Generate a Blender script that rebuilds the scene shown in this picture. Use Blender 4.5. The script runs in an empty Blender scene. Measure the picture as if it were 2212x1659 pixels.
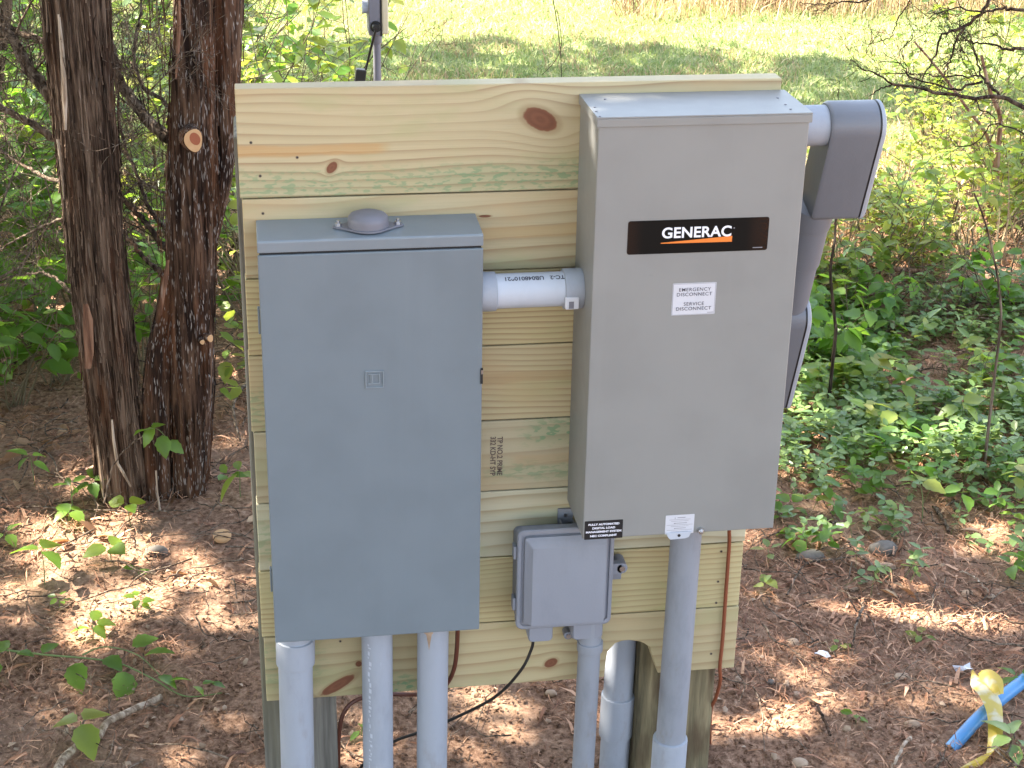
import bpy, math, random
import numpy as np
from mathutils import Vector, Matrix
random.seed(7); RNG = np.random.default_rng(11)
sc = bpy.context.scene; COL = sc.collection
# ------------------------------------------------------------ camera, sky, sun, exposure
BT = 1.45                                  # height of the top edge of the plank board above the ground
CP = np.array([.0242, -2.6746, BT + .6492]); FPX = 6622.8/4032*2212
YAW, PIT, ROL = .16, -.4125, .0184
FW = np.array([math.sin(YAW)*math.cos(PIT), math.cos(YAW)*math.cos(PIT), math.sin(PIT)])
_r = np.cross(FW, [0, 0, 1]); _r /= np.linalg.norm(_r); _u = np.cross(_r, FW)
RT = _r*math.cos(ROL) + _u*math.sin(ROL); UP = -_r*math.sin(ROL) + _u*math.cos(ROL)
cam = bpy.data.objects.new('camera', bpy.data.cameras.new('camera')); COL.objects.link(cam); sc.camera = cam
m = Matrix.Identity(4)
for i in range(3): m[i][0] = RT[i]; m[i][1] = UP[i]; m[i][2] = -FW[i]; m[i][3] = CP[i]
cam.matrix_world = m
cam.data.sensor_fit = 'HORIZONTAL'; cam.data.sensor_width = 36; cam.data.lens = 6622.8/4032*36
cam.data.clip_start = .05; cam.data.clip_end = 1000
sc.render.resolution_x = 1024; sc.render.resolution_y = 768

SUN_TO = Vector((-.70, .36, .88)).normalized()
w = bpy.data.worlds.new('World'); sc.world = w; w.use_nodes = True
nt = w.node_tree; sky = nt.nodes.new('ShaderNodeTexSky'); sky.sky_type = 'NISHITA'; sky.sun_disc = False
sky.sun_elevation = math.asin(SUN_TO.z); sky.sun_rotation = math.atan2(SUN_TO.x, SUN_TO.y)
sky.air_density = 1.0; sky.dust_density = 1.5; sky.ozone_density = 1.0
bg = nt.nodes['Background']; hs = nt.nodes.new('ShaderNodeHueSaturation'); hs.inputs['Saturation'].default_value = .66; nt.links.new(sky.outputs[0], hs.inputs['Color']); nt.links.new(hs.outputs[0], bg.inputs[0]); bg.inputs[1].default_value = .084
sl = bpy.data.lights.new('sun', 'SUN'); sl.energy = 4.3; sl.angle = math.radians(.5); sl.color = (1.0, .91, .78)
so = bpy.data.objects.new('sun', sl); COL.objects.link(so)
so.rotation_euler = SUN_TO.to_track_quat('Z', 'Y').to_euler(); so.location = (-8, 4, 12)
sc.view_settings.view_transform = 'Standard'; sc.view_settings.look = 'None'
sc.view_settings.exposure = 3.33; sc.view_settings.gamma = 1
sc.render.engine = 'CYCLES'; sc.cycles.use_denoising = True
sc.cycles.max_bounces = 6; sc.cycles.transparent_max_bounces = 4
sc.cycles.sample_clamp_indirect = 8

def ray(u, v): return FW + RT*((u-1106)/FPX) - UP*((v-829.5)/FPX)
def P(u, v, y):                            # point on the upright plane at depth y seen at (u, v)
    d = ray(u, v); return CP + d*((y-CP[1])/d[1])
def G(u, v, z=0.):                         # point on the ground seen at (u, v)
    d = ray(u, v); return CP + d*((z-CP[2])/d[2])
def PR(p):                                 # where points of the world are seen
    d = np.asarray(p)-CP; f = d@FW
    return 1106+FPX*(d@RT)/f, 829.5-FPX*(d@UP)/f

# ------------------------------------------------------------ node helper
class N:
    def __init__(s, name):
        s.m = bpy.data.materials.new(name); s.m.use_nodes = True; s.t = s.m.node_tree
        s.t.nodes.clear(); s.out = s.t.nodes.new('ShaderNodeOutputMaterial')
    def n(s, typ, **kw):
        x = s.t.nodes.new(typ)
        for k, v in kw.items(): setattr(x, k, v)
        return x
    def put(s, sock, v):
        if isinstance(v, E): v = v.s
        if isinstance(v, bpy.types.NodeSocket): s.t.links.new(v, sock)
        elif v is not None:
            if sock.type == 'RGBA' and len(v) == 3: v = (*v, 1)
            sock.default_value = v
    def math(s, op, *a, clamp=False):
        x = s.n('ShaderNodeMath', operation=op); x.use_clamp = clamp
        for i, v in enumerate(a): s.put(x.inputs[i], v)
        return E(s, x.outputs[0])
    def pos(s):
        x = s.n('ShaderNodeNewGeometry'); y = s.n('ShaderNodeSeparateXYZ'); s.put(y.inputs[0], x.outputs['Position'])
        return x.outputs['Position'], E(s, y.outputs[0]), E(s, y.outputs[1]), E(s, y.outputs[2])
    def vec(s, x, y, z):
        c = s.n('ShaderNodeCombineXYZ'); s.put(c.inputs[0], x); s.put(c.inputs[1], y); s.put(c.inputs[2], z); return c.outputs[0]
    def scale(s, v, k):
        c = s.n('ShaderNodeVectorMath', operation='MULTIPLY'); s.put(c.inputs[0], v); c.inputs[1].default_value = k; return c.outputs[0]
    def noise(s, v=None, sc=5, det=3, rough=.5, dist=0, col=False):
        x = s.n('ShaderNodeTexNoise'); s.put(x.inputs['Vector'], v); x.inputs['Scale'].default_value = sc
        x.inputs['Detail'].default_value = det; x.inputs['Roughness'].default_value = rough; x.inputs['Distortion'].default_value = dist
        return E(s, x.outputs[0]) if not col else x.outputs[1]
    def voro(s, v, sc, feat='F1', rnd=1):
        x = s.n('ShaderNodeTexVoronoi', feature=feat); s.put(x.inputs['Vector'], v); x.inputs['Scale'].default_value = sc
        x.inputs['Randomness'].default_value = rnd; return E(s, x.outputs[0]), x
    def step(s, v, a, b, lo=0., hi=1.):
        x = s.n('ShaderNodeMapRange', interpolation_type='SMOOTHSTEP'); s.put(x.inputs[0], v)
        for i, q in enumerate((a, b, lo, hi)): x.inputs[i+1].default_value = q
        return E(s, x.outputs[0])
    def mix(s, f, a, b, mode='MIX'):
        x = s.n('ShaderNodeMix', data_type='RGBA', blend_type=mode); s.put(x.inputs[0], f); s.put(x.inputs[6], a); s.put(x.inputs[7], b)
        return x.outputs[2]
    def ramp(s, f, stops):
        x = s.n('ShaderNodeValToRGB'); s.put(x.inputs[0], f); e = x.color_ramp.elements
        while len(e) < len(stops): e.new(.5)
        for q, (p, c) in zip(e, stops): q.position = p; q.color = (*c, 1)
        return x.outputs[0]
    def rnd(s):
        return E(s, s.n('ShaderNodeNewGeometry').outputs['Random Per Island'])
    def bump(s, h, strength=.3, dist=.01):
        x = s.n('ShaderNodeBump'); x.inputs['Strength'].default_value = strength; x.inputs['Distance'].default_value = dist
        s.put(x.inputs['Height'], h); return x.outputs[0]
    def bsdf(s, col, rough=.6, metal=0, normal=None, spec=.5, coat=0):
        b = s.n('ShaderNodeBsdfPrincipled'); s.put(b.inputs['Base Color'], col); s.put(b.inputs['Roughness'], rough)
        b.inputs['Metallic'].default_value = metal; b.inputs['Specular IOR Level'].default_value = spec
        b.inputs['Coat Weight'].default_value = coat
        if normal is not None: s.put(b.inputs['Normal'], normal)
        s.t.links.new(b.outputs[0], s.out.inputs[0]); return s.m
class E:
    def __init__(s, n, sock): s.n = n; s.s = sock
    def __add__(s, o): return s.n.math('ADD', s, o)
    def __radd__(s, o): return s.n.math('ADD', o, s)
    def __sub__(s, o): return s.n.math('SUBTRACT', s, o)
    def __rsub__(s, o): return s.n.math('SUBTRACT', o, s)
    def __mul__(s, o): return s.n.math('MULTIPLY', s, o)
    def __rmul__(s, o): return s.n.math('MULTIPLY', o, s)
    def __truediv__(s, o): return s.n.math('DIVIDE', s, o)

# ------------------------------------------------------------ mesh helpers
class MB:
    def __init__(s): s.v = []; s.f = []; s.o = 0
    def add(s, v, f):
        v = np.asarray(v, float).reshape(-1, 3); s.v.append(v); s.f += [tuple(i+s.o for i in q) for q in f]; s.o += len(v); return s
    def box(s, a, b):
        (x0, y0, z0), (x1, y1, z1) = a, b
        return s.add([(x0,y0,z0),(x1,y0,z0),(x1,y1,z0),(x0,y1,z0),(x0,y0,z1),(x1,y0,z1),(x1,y1,z1),(x0,y1,z1)],
                     [(0,3,2,1),(4,5,6,7),(0,1,5,4),(1,2,6,5),(2,3,7,6),(3,0,4,7)])
    def loft(s, rings, cap=True, close=False):
        k = len(rings[0]); v = np.concatenate([np.asarray(r, float) for r in rings]); f = []
        for i in range(len(rings)-1):
            for j in range(k):
                f.append((i*k+j, i*k+(j+1) % k, (i+1)*k+(j+1) % k, (i+1)*k+j))
        if cap: f.append(tuple(range(k))[::-1]); f.append(tuple((len(rings)-1)*k+j for j in range(k)))
        return s.add(v, f)
    def tube(s, pts, r, n=10, cap=True):
        pts = [np.asarray(p, float) for p in pts]; rs = r if hasattr(r, '__len__') else [r]*len(pts); rings = []
        prev = None
        for i, p in enumerate(pts):
            t = pts[min(i+1, len(pts)-1)]-pts[max(i-1, 0)]; t = t/(np.linalg.norm(t)+1e-12)
            a = prev if prev is not None else (np.array([0, 0, 1.]) if abs(t[2]) < .9 else np.array([1., 0, 0]))
            a = a-t*(a@t); a = a/(np.linalg.norm(a)+1e-12); b = np.cross(t, a); prev = a
            th = np.arange(n)*2*math.pi/n
            rings.append(p+rs[i]*(np.cos(th)[:, None]*a+np.sin(th)[:, None]*b))
        return s.loft(rings, cap)
    def prism(s, poly, d):                 # poly: points in 3-D, d: vector of thickness
        poly = np.asarray(poly, float); k = len(poly); d = np.asarray(d, float)
        f = [tuple(range(k)), tuple(range(2*k-1, k-1, -1))]+[(j, j+k, (j+1) % k+k, (j+1) % k) for j in range(k)]
        return s.add(np.concatenate([poly, poly+d]), f)
def tag(o, label=None, cat=None, group=None, kind=None):
    for k, v in (('label', label), ('category', cat), ('group', group), ('kind', kind)):
        if v: o[k] = v
    return o
def thing(name, loc, label, cat, group=None):
    o = bpy.data.objects.new(name, None); COL.objects.link(o); o.location = loc; o.empty_display_size = .05
    return tag(o, label, cat, group)
def wloc(o):
    l = Vector((0, 0, 0))
    while o: l += o.location; o = o.parent
    return l
def link_mesh(name, me, mat, parent, smooth, bevel):
    o = bpy.data.objects.new(name, me); COL.objects.link(o)
    if mat: me.materials.append(mat)
    if parent is not None: o.parent = parent
    if smooth: me.polygons.foreach_set('use_smooth', [True]*len(me.polygons))
    if bevel:
        b = o.modifiers.new('bevel', 'BEVEL'); b.width = bevel; b.segments = 2; b.limit_method = 'ANGLE'; b.angle_limit = math.radians(40)
    if smooth and smooth != 'all':
        try: me.set_sharp_from_angle(angle=math.radians(40))
        except Exception: pass
    return o
def obj(name, mb, mat, parent=None, smooth=False, bevel=0, origin=None):
    v = np.concatenate(mb.v); f = mb.f
    L = np.array(wloc(parent)) if parent is not None else (np.array(origin) if origin is not None else np.zeros(3))
    me = bpy.data.meshes.new(name); me.from_pydata((v-L).tolist(), [], f); me.update()
    import bmesh
    bm = bmesh.new(); bm.from_mesh(me); bmesh.ops.recalc_face_normals(bm, faces=bm.faces); bm.to_mesh(me); bm.free()
    o = link_mesh(name, me, mat, parent, smooth, bevel)
    if parent is None and origin is not None: o.location = origin
    return o
def fast_mesh(name, v, quads, mat, parent=None, smooth=False, tris=False):
    v = np.asarray(v, np.float32).reshape(-1, 3)
    if parent is not None: v = v-np.array(wloc(parent), np.float32)
    k = 3 if tris else 4; q = np.asarray(quads, np.int32).reshape(-1, k)
    me = bpy.data.meshes.new(name); me.vertices.add(len(v)); me.vertices.foreach_set('co', v.ravel())
    me.loops.add(q.size); me.loops.foreach_set('vertex_index', q.ravel())
    me.polygons.add(len(q)); me.polygons.foreach_set('loop_start', np.arange(len(q), dtype=np.int32)*k)
    try: me.polygons.foreach_set('loop_total', np.full(len(q), k, np.int32))
    except Exception: pass
    me.update(calc_edges=True); me.validate()
    return link_mesh(name, me, mat, parent, 'all' if smooth else False, 0)
def text(s, size, org, xd, yd, mat, parent, name='lettering', bold=0, xs=1, sp=1, th=.0004):
    c = bpy.data.curves.new('t', 'FONT'); c.body = s; c.size = size; c.align_x = 'CENTER'; c.align_y = 'CENTER'
    c.offset = bold; c.space_character = sp; c.extrude = 0
    o = bpy.data.objects.new('t', c); COL.objects.link(o)
    me = bpy.data.meshes.new_from_object(o.evaluated_get(bpy.context.evaluated_depsgraph_get()))
    bpy.data.objects.remove(o); bpy.data.curves.remove(c)
    xd = np.array(xd, float); yd = np.array(yd, float); nz = np.cross(xd, yd)
    co = np.zeros(len(me.vertices)*3); me.vertices.foreach_get('co', co); co = co.reshape(-1, 3)
    L = np.array(wloc(parent))
    co = np.asarray(org)+co[:, :1]*xs*xd+co[:, 1:2]*yd+nz*th-L
    me.vertices.foreach_set('co', co.ravel()); me.update(); me.name = name
    return link_mesh(name, me, mat, parent, False, 0)
def rot_basis(az, tilt, roll):             # arrays of rotation matrices: leaf axis along +x turned by az, pitched by tilt, rolled
    ca, sa, ct, st, cr, sr = np.cos(az), np.sin(az), np.cos(tilt), np.sin(tilt), np.cos(roll), np.sin(roll)
    x = np.stack([ca*ct, sa*ct, st], -1); y0 = np.stack([-sa, ca, 0*ca], -1); z0 = np.cross(x, y0)
    y = y0*cr[:, None]+z0*sr[:, None]; z = np.cross(x, y); return np.stack([x, y, z], -1)
LEAF = (np.array([(0,0,0),(.32,.27,.05),(.72,.22,.03),(1,0,-.06),(.72,-.22,.03),(.32,-.27,.05),(.5,0,-.02)]), [(0,6,2,1),(6,3,3,2),(0,5,4,6),(6,4,3,3)])
LEAF4 = (np.array([(0,0,0),(.42,.3,.07),(1,0,-.08),(.42,-.3,.07)]), [(0,2,1,1),(0,3,2,2)])
def make_leaf(n=6, wd=.3, droop=.15, tooth=0., cup=.12):
    v = []; t = np.linspace(0, 1, n+1)
    for i, a in enumerate(t):
        wv = wd*math.sin(math.pi*min(1, a**.8))**.8*(1 if a < .5 else (1-(a-.5)*.5)) if 0 < a < 1 else 0
        wv *= 1+tooth*(1 if i % 2 else -1); zz = -droop*a*a
        v += [(a, wv, zz+cup*wv), (a, 0, zz), (a, -wv, zz+cup*wv)]
    f = []
    for i in range(n):
        b = i*3; f += [(b, b+1, b+4, b+3), (b+1, b+2, b+5, b+4)]
    return np.array(v, float), f
BIGLEAF = make_leaf(8, .34, .26, .08, .28); LONGLEAF = make_leaf(6, .2, .35, 0, .3); ROUNDLEAF = make_leaf(7, .40, .16, .03, .25)
def scatter(name, tmpl, pos, R, scl, mat, parent=None, smooth=False):
    T, F = tmpl; F = np.array([q if len(q) == 4 else (*q, q[2]) for q in F]); k = len(T); n = len(pos)
    scl = np.asarray(scl, float); S = scl[:, None, None] if scl.ndim == 1 else scl[:, None, :]
    v = np.einsum('nij,nkj->nki', R, T[None]*S)+np.asarray(pos)[:, None, :]
    # four-corner faces that repeat a corner become triangles: split into two face sets
    tri = F[:, 2] == F[:, 3]
    base = (np.arange(n)*k)[:, None, None]
    if tri.any():
        Q = F.copy(); tt = Q[tri][:, :3]; qq = Q[~tri]
        tris = [tt]+[qq[:, [0, 1, 2]], qq[:, [0, 2, 3]]]; A = np.concatenate(tris)
        return fast_mesh(name, v, (A[None]+base), mat, parent, smooth, tris=True)
    return fast_mesh(name, v, (F[None]+base), mat, parent, smooth)
def vnoise(x, y, seed=0):
    xi = np.floor(x).astype(int); yi = np.floor(y).astype(int); fx = x-xi; fy = y-yi
    fx = fx*fx*(3-2*fx); fy = fy*fy*(3-2*fy)
    def h(a, b):
        n = (a*374761393+b*668265263+seed*1442695040) & 0xffffffff; n = ((n ^ (n >> 13))*1274126177) & 0xffffffff
        return ((n ^ (n >> 16)) & 0xffff)/65535.
    return (h(xi, yi)*(1-fx)+h(xi+1, yi)*fx)*(1-fy)+(h(xi, yi+1)*(1-fx)+h(xi+1, yi+1)*fx)*fy
def fbm(x, y, seed=0, o=4):
    s = 0; a = .5
    for i in range(o): s = s+a*vnoise(x*2**i, y*2**i, seed+i); a *= .5
    return s
def terrain(x, y):
    x = np.asarray(x, float); y = np.asarray(y, float)
    h = (fbm(x*1.3+5, y*1.3, 3, 3)-.44)*.09+(fbm(x*9, y*9, 9, 3)-.44)*.035
    near = np.exp(-((x-.45)**2/1.2+(y-.1)**2/.5)); h = h*(1-.6*near)
    h = h*(1-.8*np.exp(-((x+.28)**2+(y-1.4)**2)/.15))+.004*np.exp(-((x+.28)**2+(y-1.45)**2)/.18)          # mound at the foot of the cedars
    h = h+.10*np.exp(-((x-2.5)**2/.5+(y-2.6)**2/.12))        # low bank with brush on it
    far = np.clip((y-4)/3, 0, 1); return h*(1-.6*far)
def GT(u, v):                              # ground point with the terrain's height
    p = G(u, v)
    for _ in range(3): p = G(u, v, float(terrain(p[0], p[1])))
    return p

# ------------------------------------------------------------ materials
def paint(name, col, rough=.42, spk=.03, coat=0):
    n = N(name); p, x, y, z = n.pos(); a = n.noise(p, 9, 4); c = n.mix(n.step(a, .35, .7), col, tuple(q*(1-spk*2.5) for q in col))
    sk = n.step(n.noise(n.scale(p, (1, 1, .06)), 26, 4, .6), .52, .78, 0, .11); c = n.mix(sk, c, tuple(min(1, q*1.28+.012) for q in col))
    b = n.noise(p, 900, 2); d = n.step(n.noise(p, 45, 5, .7), .66, .78, 0, .25)
    c = n.mix(d, c, tuple(q*.7 for q in col))
    return n.bsdf(c, n.noise(p, 30, 2)*.12+rough, normal=n.bump(b, .06, .002), coat=coat)
def plastic(name, col, dirt=.42, rough=.5, dcol=(.20, .15, .10)):
    n = N(name); p, x, y, z = n.pos(); a = n.noise(n.scale(p, (6, 6, 2.2)), 3, 5, .65)
    c = n.mix(n.step(a, .45, .75, 0, dirt), col, tuple(q*.62 for q in col))
    g = n.noise(n.scale(p, (1, 1, .35)), 22, 4, .7); low = n.step(z, .5, .02, 0, 1)
    c = n.mix(n.step(g, .55, .8, 0, dirt)*(.35+low), c, dcol)
    sc_ = n.step(n.noise(n.scale(p, (1, 1, .12)), 160, 2), .74, .8, 0, .5); c = n.mix(sc_, c, tuple(min(1, q*1.5) for q in col))
    return n.bsdf(c, n.noise(p, 14, 3)*.2+rough-.05, normal=n.bump(n.noise(p, 260, 3), .1, .002))
def flat(name, col, rough=.6, metal=0):
    n = N(name); p, *_ = n.pos(); c = n.mix(n.noise(p, 40, 3)*.5, col, tuple(q*.75 for q in col)); return n.bsdf(c, rough, metal)
M = {}
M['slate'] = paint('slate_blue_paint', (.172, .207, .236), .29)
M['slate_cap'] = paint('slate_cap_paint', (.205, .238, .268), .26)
M['beige'] = paint('warm_grey_paint', (.250, .252, .244), .40)
M['dark'] = flat('dark_gap', (.012, .012, .015))
M['hub'] = paint('hub_grey_metal', (.17, .17, .20), .42)
M['zinc'] = flat('zinc', (.62, .62, .64), .28, 1)
M['pvc'] = plastic('grey_pvc', (.32, .35, .405))
M['pvcl'] = plastic('pale_grey_pvc', (.47, .51, .58), .15)
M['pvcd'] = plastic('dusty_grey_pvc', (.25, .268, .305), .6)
M['pvcs'] = plastic('shaded_fitting_pvc', (.150, .160, .185), .2, .38)  # grey pvc darkened: the shade on the side fittings is in the colour
M['netbox'] = plastic('junction_box_plastic', (.232, .245, .285), .3, .5)
M['gasket'] = flat('black_gasket', (.008, .008, .01), .5)
M['black'] = flat('black_rubber', (.012, .011, .010), .5)
M['white'] = flat('white_label', (.60, .61, .66), .5)
M['ink'] = flat('dark_ink', (.05, .05, .07), .6)
M['stamp'] = flat('faded_stamp_ink', (.13, .09, .075), .7)
M['greyink'] = flat('grey_ink', (.25, .25, .28), .6)
M['orange'] = flat('orange_print', (.82, .22, .03), .45)
M['whiteprint'] = flat('white_print', (.85, .86, .95), .45)
M['copper'] = flat('brown_wire', (.12, .035, .018), .45)
M['rust'] = flat('rust_wire', (.24, .065, .025), .6)
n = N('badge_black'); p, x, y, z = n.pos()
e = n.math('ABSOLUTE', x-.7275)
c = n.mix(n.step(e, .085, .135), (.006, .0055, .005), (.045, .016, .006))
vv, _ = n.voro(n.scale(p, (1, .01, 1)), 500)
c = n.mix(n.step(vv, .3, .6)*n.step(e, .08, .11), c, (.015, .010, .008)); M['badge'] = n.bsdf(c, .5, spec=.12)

def wood(name, base, late, freq, seed, knots=(), streaks=(), green=(), tone=0., wav=.35, spread=.4):
    n = N(name); p, x, y, z = n.pos(); zz = z

    for (kx, kz, rx, rz, ang, st) in knots:
        ca, sa = math.cos(ang), math.sin(ang); dx = x-kx; dz = z-kz
        a = (dx*ca+dz*sa)/rx; b = (dz*ca-dx*sa)/rz; d = n.math('SQRT', a*a+b*b)
        # grain bends round the knot
        h = n.math('EXPONENT', (d*d)*(-st)); zz = zz-dz*h*.9
        wob = n.noise(n.vec(x, y, z), 90, 2)*.25; k = n.step(d+wob, 1.22, 1.05, 0, 1)
        ring = n.math('SINE', d*11.)*.5+.5



        KK.append((d, k, ring))
    base = (base[0]*.86, base[1]*.885, base[2]*.96); late = (late[0]*.72, late[1]*.70, late[2]*.76)
    low = n.noise(n.vec(x*1.1+seed, seed, zz*5), 1, 2)
    l2 = n.noise(n.vec(x*3.+seed*2, seed, zz*14), 1, 2)
    ph = (zz+low*wav*.12+l2*.010)*freq
    ph = ph+n.noise(n.vec(seed, x*.4, zz*9+seed), 1, 1)*2.6*spread
    s = n.math('FRACT', ph)
    g = n.math('POWER', s, 2.6)*n.step(s, 1., .88)
    fine = n.noise(n.vec(x*5+seed, y*90, z*330), 1, 3, .6)
    amp = n.step(n.noise(n.vec(x*.9, seed+3, z*11), 1, 2), .3, .65, .35, 1)
    c = n.mix(n.math('MINIMUM', g*amp*1.2, 1.), base, late)
    c = n.mix(n.step(fine, .45, .75, 0, .35), c, tuple(q*.78 for q in base))
    blot = n.noise(n.vec(x*5+seed, seed, z*13), 1, 4, .6)
    c = n.mix(n.step(blot, .50, .68, 0, .55), c, (base[0]*.80, base[1]*.90, base[2]*.78))
    c = n.mix(n.step(n.noise(n.vec(x*3, seed+9, z*7), 1, 3), .52, .7, 0, .45), c, (.50, .345, .18))
    for (sx0, sx1, sz0, sz1, sc_) in streaks:
        w_ = n.noise(n.vec(x*9, seed, z*10), 1, 3)*.018
        mk = n.step(z+w_, sz0+.006, sz0+.012)*n.step(z+w_, sz1+.012, sz1+.006)*n.step(x+w_*2.5, sx0-.01, sx0+.02)*n.step(x+w_*2.5, sx1+.03, sx1)
        c = n.mix(mk*(.35+fine*.5), c, sc_)
    for (gx0, gx1, gz0, gz1, am) in green:
        w_ = n.noise(n.vec(x*4, seed+1, z*10), 1, 3)*.05
        mk = n.step(z+w_, gz0, gz0+.03)*n.step(z+w_, gz1+.045, gz1)*n.step(x, gx0-.02, gx0+.05)*n.step(x, gx1+.05, gx1-.02)
        sp = n.step(n.noise(n.vec(x*55, seed, z*150), 1, 2), .50, .60)
        c = n.mix(mk*(.25+sp*.55)*am, c, (.17, .29, .15))
    for (d, k, ring) in KK:
        kc = n.mix(ring*.35, (.21, .085, .045), (.11, .045, .025))
        rim = n.step(d, 1.55, 1.1, 0, .5); c = n.mix(rim, c, (.30, .20, .10)); c = n.mix(k, c, kc)
    KK.clear()
    hgt = g*.5+fine
    return n.bsdf(c, .62, normal=n.bump(hgt, .35, .0012), spec=.3)
KK = []; knots_l = []

n = N('grey_post_wood'); p, x, y, z = n.pos()
a = n.noise(n.scale(p, (70, 70, 3)), 1, 5, .65); b = n.noise(n.scale(p, (18, 18, 1.2)), 1, 3)
c = n.ramp(a, [(.3, (.10, .095, .085)), (.5, (.20, .19, .165)), (.72, (.31, .29, .25))])
c = n.mix(n.step(b, .45, .7, 0, .6), c, (.16, .15, .095)); M['post'] = n.bsdf(c, .85, normal=n.bump(a, .5, .003), spec=.2)
n = N('stained_post_wood'); p, x, y, z = n.pos()
a = n.noise(n.scale(p, (55, 55, 3.5)), 1, 5, .65); b = n.noise(n.scale(p, (20, 20, 4)), 1, 4)
c = n.ramp(a, [(.3, (.08, .07, .045)), (.5, (.19, .16, .095)), (.72, (.33, .27, .16))])
c = n.mix(n.step(b, .5, .66, 0, .8), c, (.075, .045, .028)); c = n.mix(n.step(n.noise(n.scale(p, (9, 9, 2)), 1, 3), .5, .7, 0, .6), c, (.10, .13, .075))
M['post2'] = n.bsdf(c, .85, normal=n.bump(a, .5, .003), spec=.2)

def bark(name, dark, mid, lite, flecks=0., red=.3):
    n = N(name); p, x, y, z = n.pos()
    a = n.noise(n.scale(p, (1, 1, .07)), 75, 5, .6, .3); b = n.noise(n.scale(p, (1, 1, .12)), 22, 4, .6)
    c = n.ramp(a, [(.40, dark), (.5, mid), (.62, lite)])
    c = n.mix(n.step(b, .48, .7, 0, red), c, (.19, .075, .032)); h = a*.6+b*.5
    if flecks:
        w_ = n.scale(n.vec(x+n.noise(p, 20, 2)*.02, y, z), (1, 1, .10)); v1, vx = n.voro(w_, 235)
        pick = n.step(E(n, n.n('ShaderNodeSeparateColor').outputs[0]), 0, 1) if False else None
        rn = n.noise(p, 7, 3); f = n.step(v1, .34, .20)*n.step(rn+n.noise(p, 60, 1)*.5, .66, .80)
        c = n.mix(f*flecks, c, (.36, .32, .29))
    else:
        w_ = n.scale(p, (1, 1, .10)); v1, _ = n.voro(w_, 60); f = n.step(v1, .22, .12)*n.step(n.noise(p, 9, 3), .5, .62)
        c = n.mix(f*.5, c, (.42, .34, .28))
    return n.bsdf(c, .9, normal=n.bump(h, 1, .02), spec=.15)
M['bark'] = bark('cedar_bark', (.024, .015, .010), (.088, .056, .038), (.19, .130, .09))
M['bark2'] = bark('flecked_cedar_bark', (.018, .010, .007), (.062, .035, .023), (.14, .082, .052), .9, .45)
M['twig'] = bark('dead_twig_bark', (.04, .028, .02), (.115, .085, .06), (.24, .19, .145), 0, .15)
M['twigd'] = bark('dark_twig_bark', (.018, .012, .009), (.05, .034, .024), (.12, .085, .06), 0, .2)
M['stem'] = flat('plant_stem', (.13, .10, .05), .8)
M['stemg'] = flat('green_stem', (.14, .19, .06), .7)
n = N('cut_wood'); p, x, y, z = n.pos(); o_ = n.noise(p, 60, 3)
M['cut'] = n.bsdf(n.mix(o_, (.62, .40, .22), (.50, .28, .13)), .75, spec=.2)
M['cutheart'] = flat('cut_heartwood', (.33, .10, .045), .8)

def leafmat(name, c0, c1, c2, trans, tmix=.5, gloss=.35):
    n = N(name); r = n.rnd(); p, *_ = n.pos(); r2 = n.noise(p, 3, 2)
    c = n.ramp(r, [(0, c0), (.55, c1), (1, c2)]); c = n.mix(n.step(n.noise(p, 120, 2), .4, .7, 0, .25), c, tuple(q*.6 for q in c1))
    d = n.n('ShaderNodeBsdfPrincipled'); n.put(d.inputs['Base Color'], c); d.inputs['Roughness'].default_value = gloss; d.inputs['Specular IOR Level'].default_value = .4
    t = n.n('ShaderNodeBsdfTranslucent'); n.put(t.inputs[0], n.mix(r*.6, trans, tuple(min(1, q*k) for q, k in zip(trans, (1.5, 1.1, .7)))))
    mx = n.n('ShaderNodeMixShader'); mx.inputs[0].default_value = tmix
    n.t.links.new(d.outputs[0], mx.inputs[1]); n.t.links.new(t.outputs[0], mx.inputs[2]); n.t.links.new(mx.outputs[0], n.out.inputs[0]); return n.m
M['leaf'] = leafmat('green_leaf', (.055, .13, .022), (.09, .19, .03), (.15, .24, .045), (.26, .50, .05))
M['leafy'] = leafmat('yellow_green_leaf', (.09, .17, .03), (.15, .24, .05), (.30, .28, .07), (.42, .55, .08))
M['vine'] = leafmat('ground_vine_leaf', (.09, .165, .06), (.15, .245, .085), (.27, .36, .13), (.32, .44, .10), .4, .3)
M['deadleaf'] = leafmat('dead_leaf', (.20, .10, .05), (.33, .19, .10), (.48, .34, .2), (.3, .15, .06), .25, .6)
M['needle'] = leafmat('cedar_needle_litter', (.10, .042, .022), (.36, .168, .088), (.66, .40, .25), (.2, .1, .05), .08, .7)
M['grass'] = leafmat('meadow_grass_blade', (.12, .21, .06), (.22, .29, .11), (.46, .39, .23), (.30, .40, .14), .35, .7)
M['straw'] = leafmat('dry_straw', (.26, .17, .095), (.42, .31, .185), (.60, .49, .32), (.38, .3, .17), .3, .7)
M['brush'] = leafmat('dry_brown_brush', (.10, .062, .038), (.19, .125, .08), (.32, .24, .15), (.25, .15, .08), .2, .8)
M['cedar'] = leafmat('cedar_spray', (.03, .06, .02), (.045, .085, .03), (.07, .11, .04), (.08, .15, .03), .3, .6)
def stone(name, c0, c1):
    n = N(name); p, *_ = n.pos(); a = n.noise(p, 28, 5, .6); return n.bsdf(n.ramp(a, [(.3, c0), (.7, c1)]), .85, normal=n.bump(a, .5, .005))
M['tanstone'] = stone('tan_stone', (.24, .16, .10), (.46, .34, .24)); M['greystone'] = stone('grey_stone', (.08, .072, .06), (.19, .165, .14))
n = N('forest_floor_soil'); p, x, y, z = n.pos()
a = n.noise(p, 60, 6, .7); b = n.noise(p, 2.2, 3); g1 = n.noise(p, 260, 4, .7)
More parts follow.
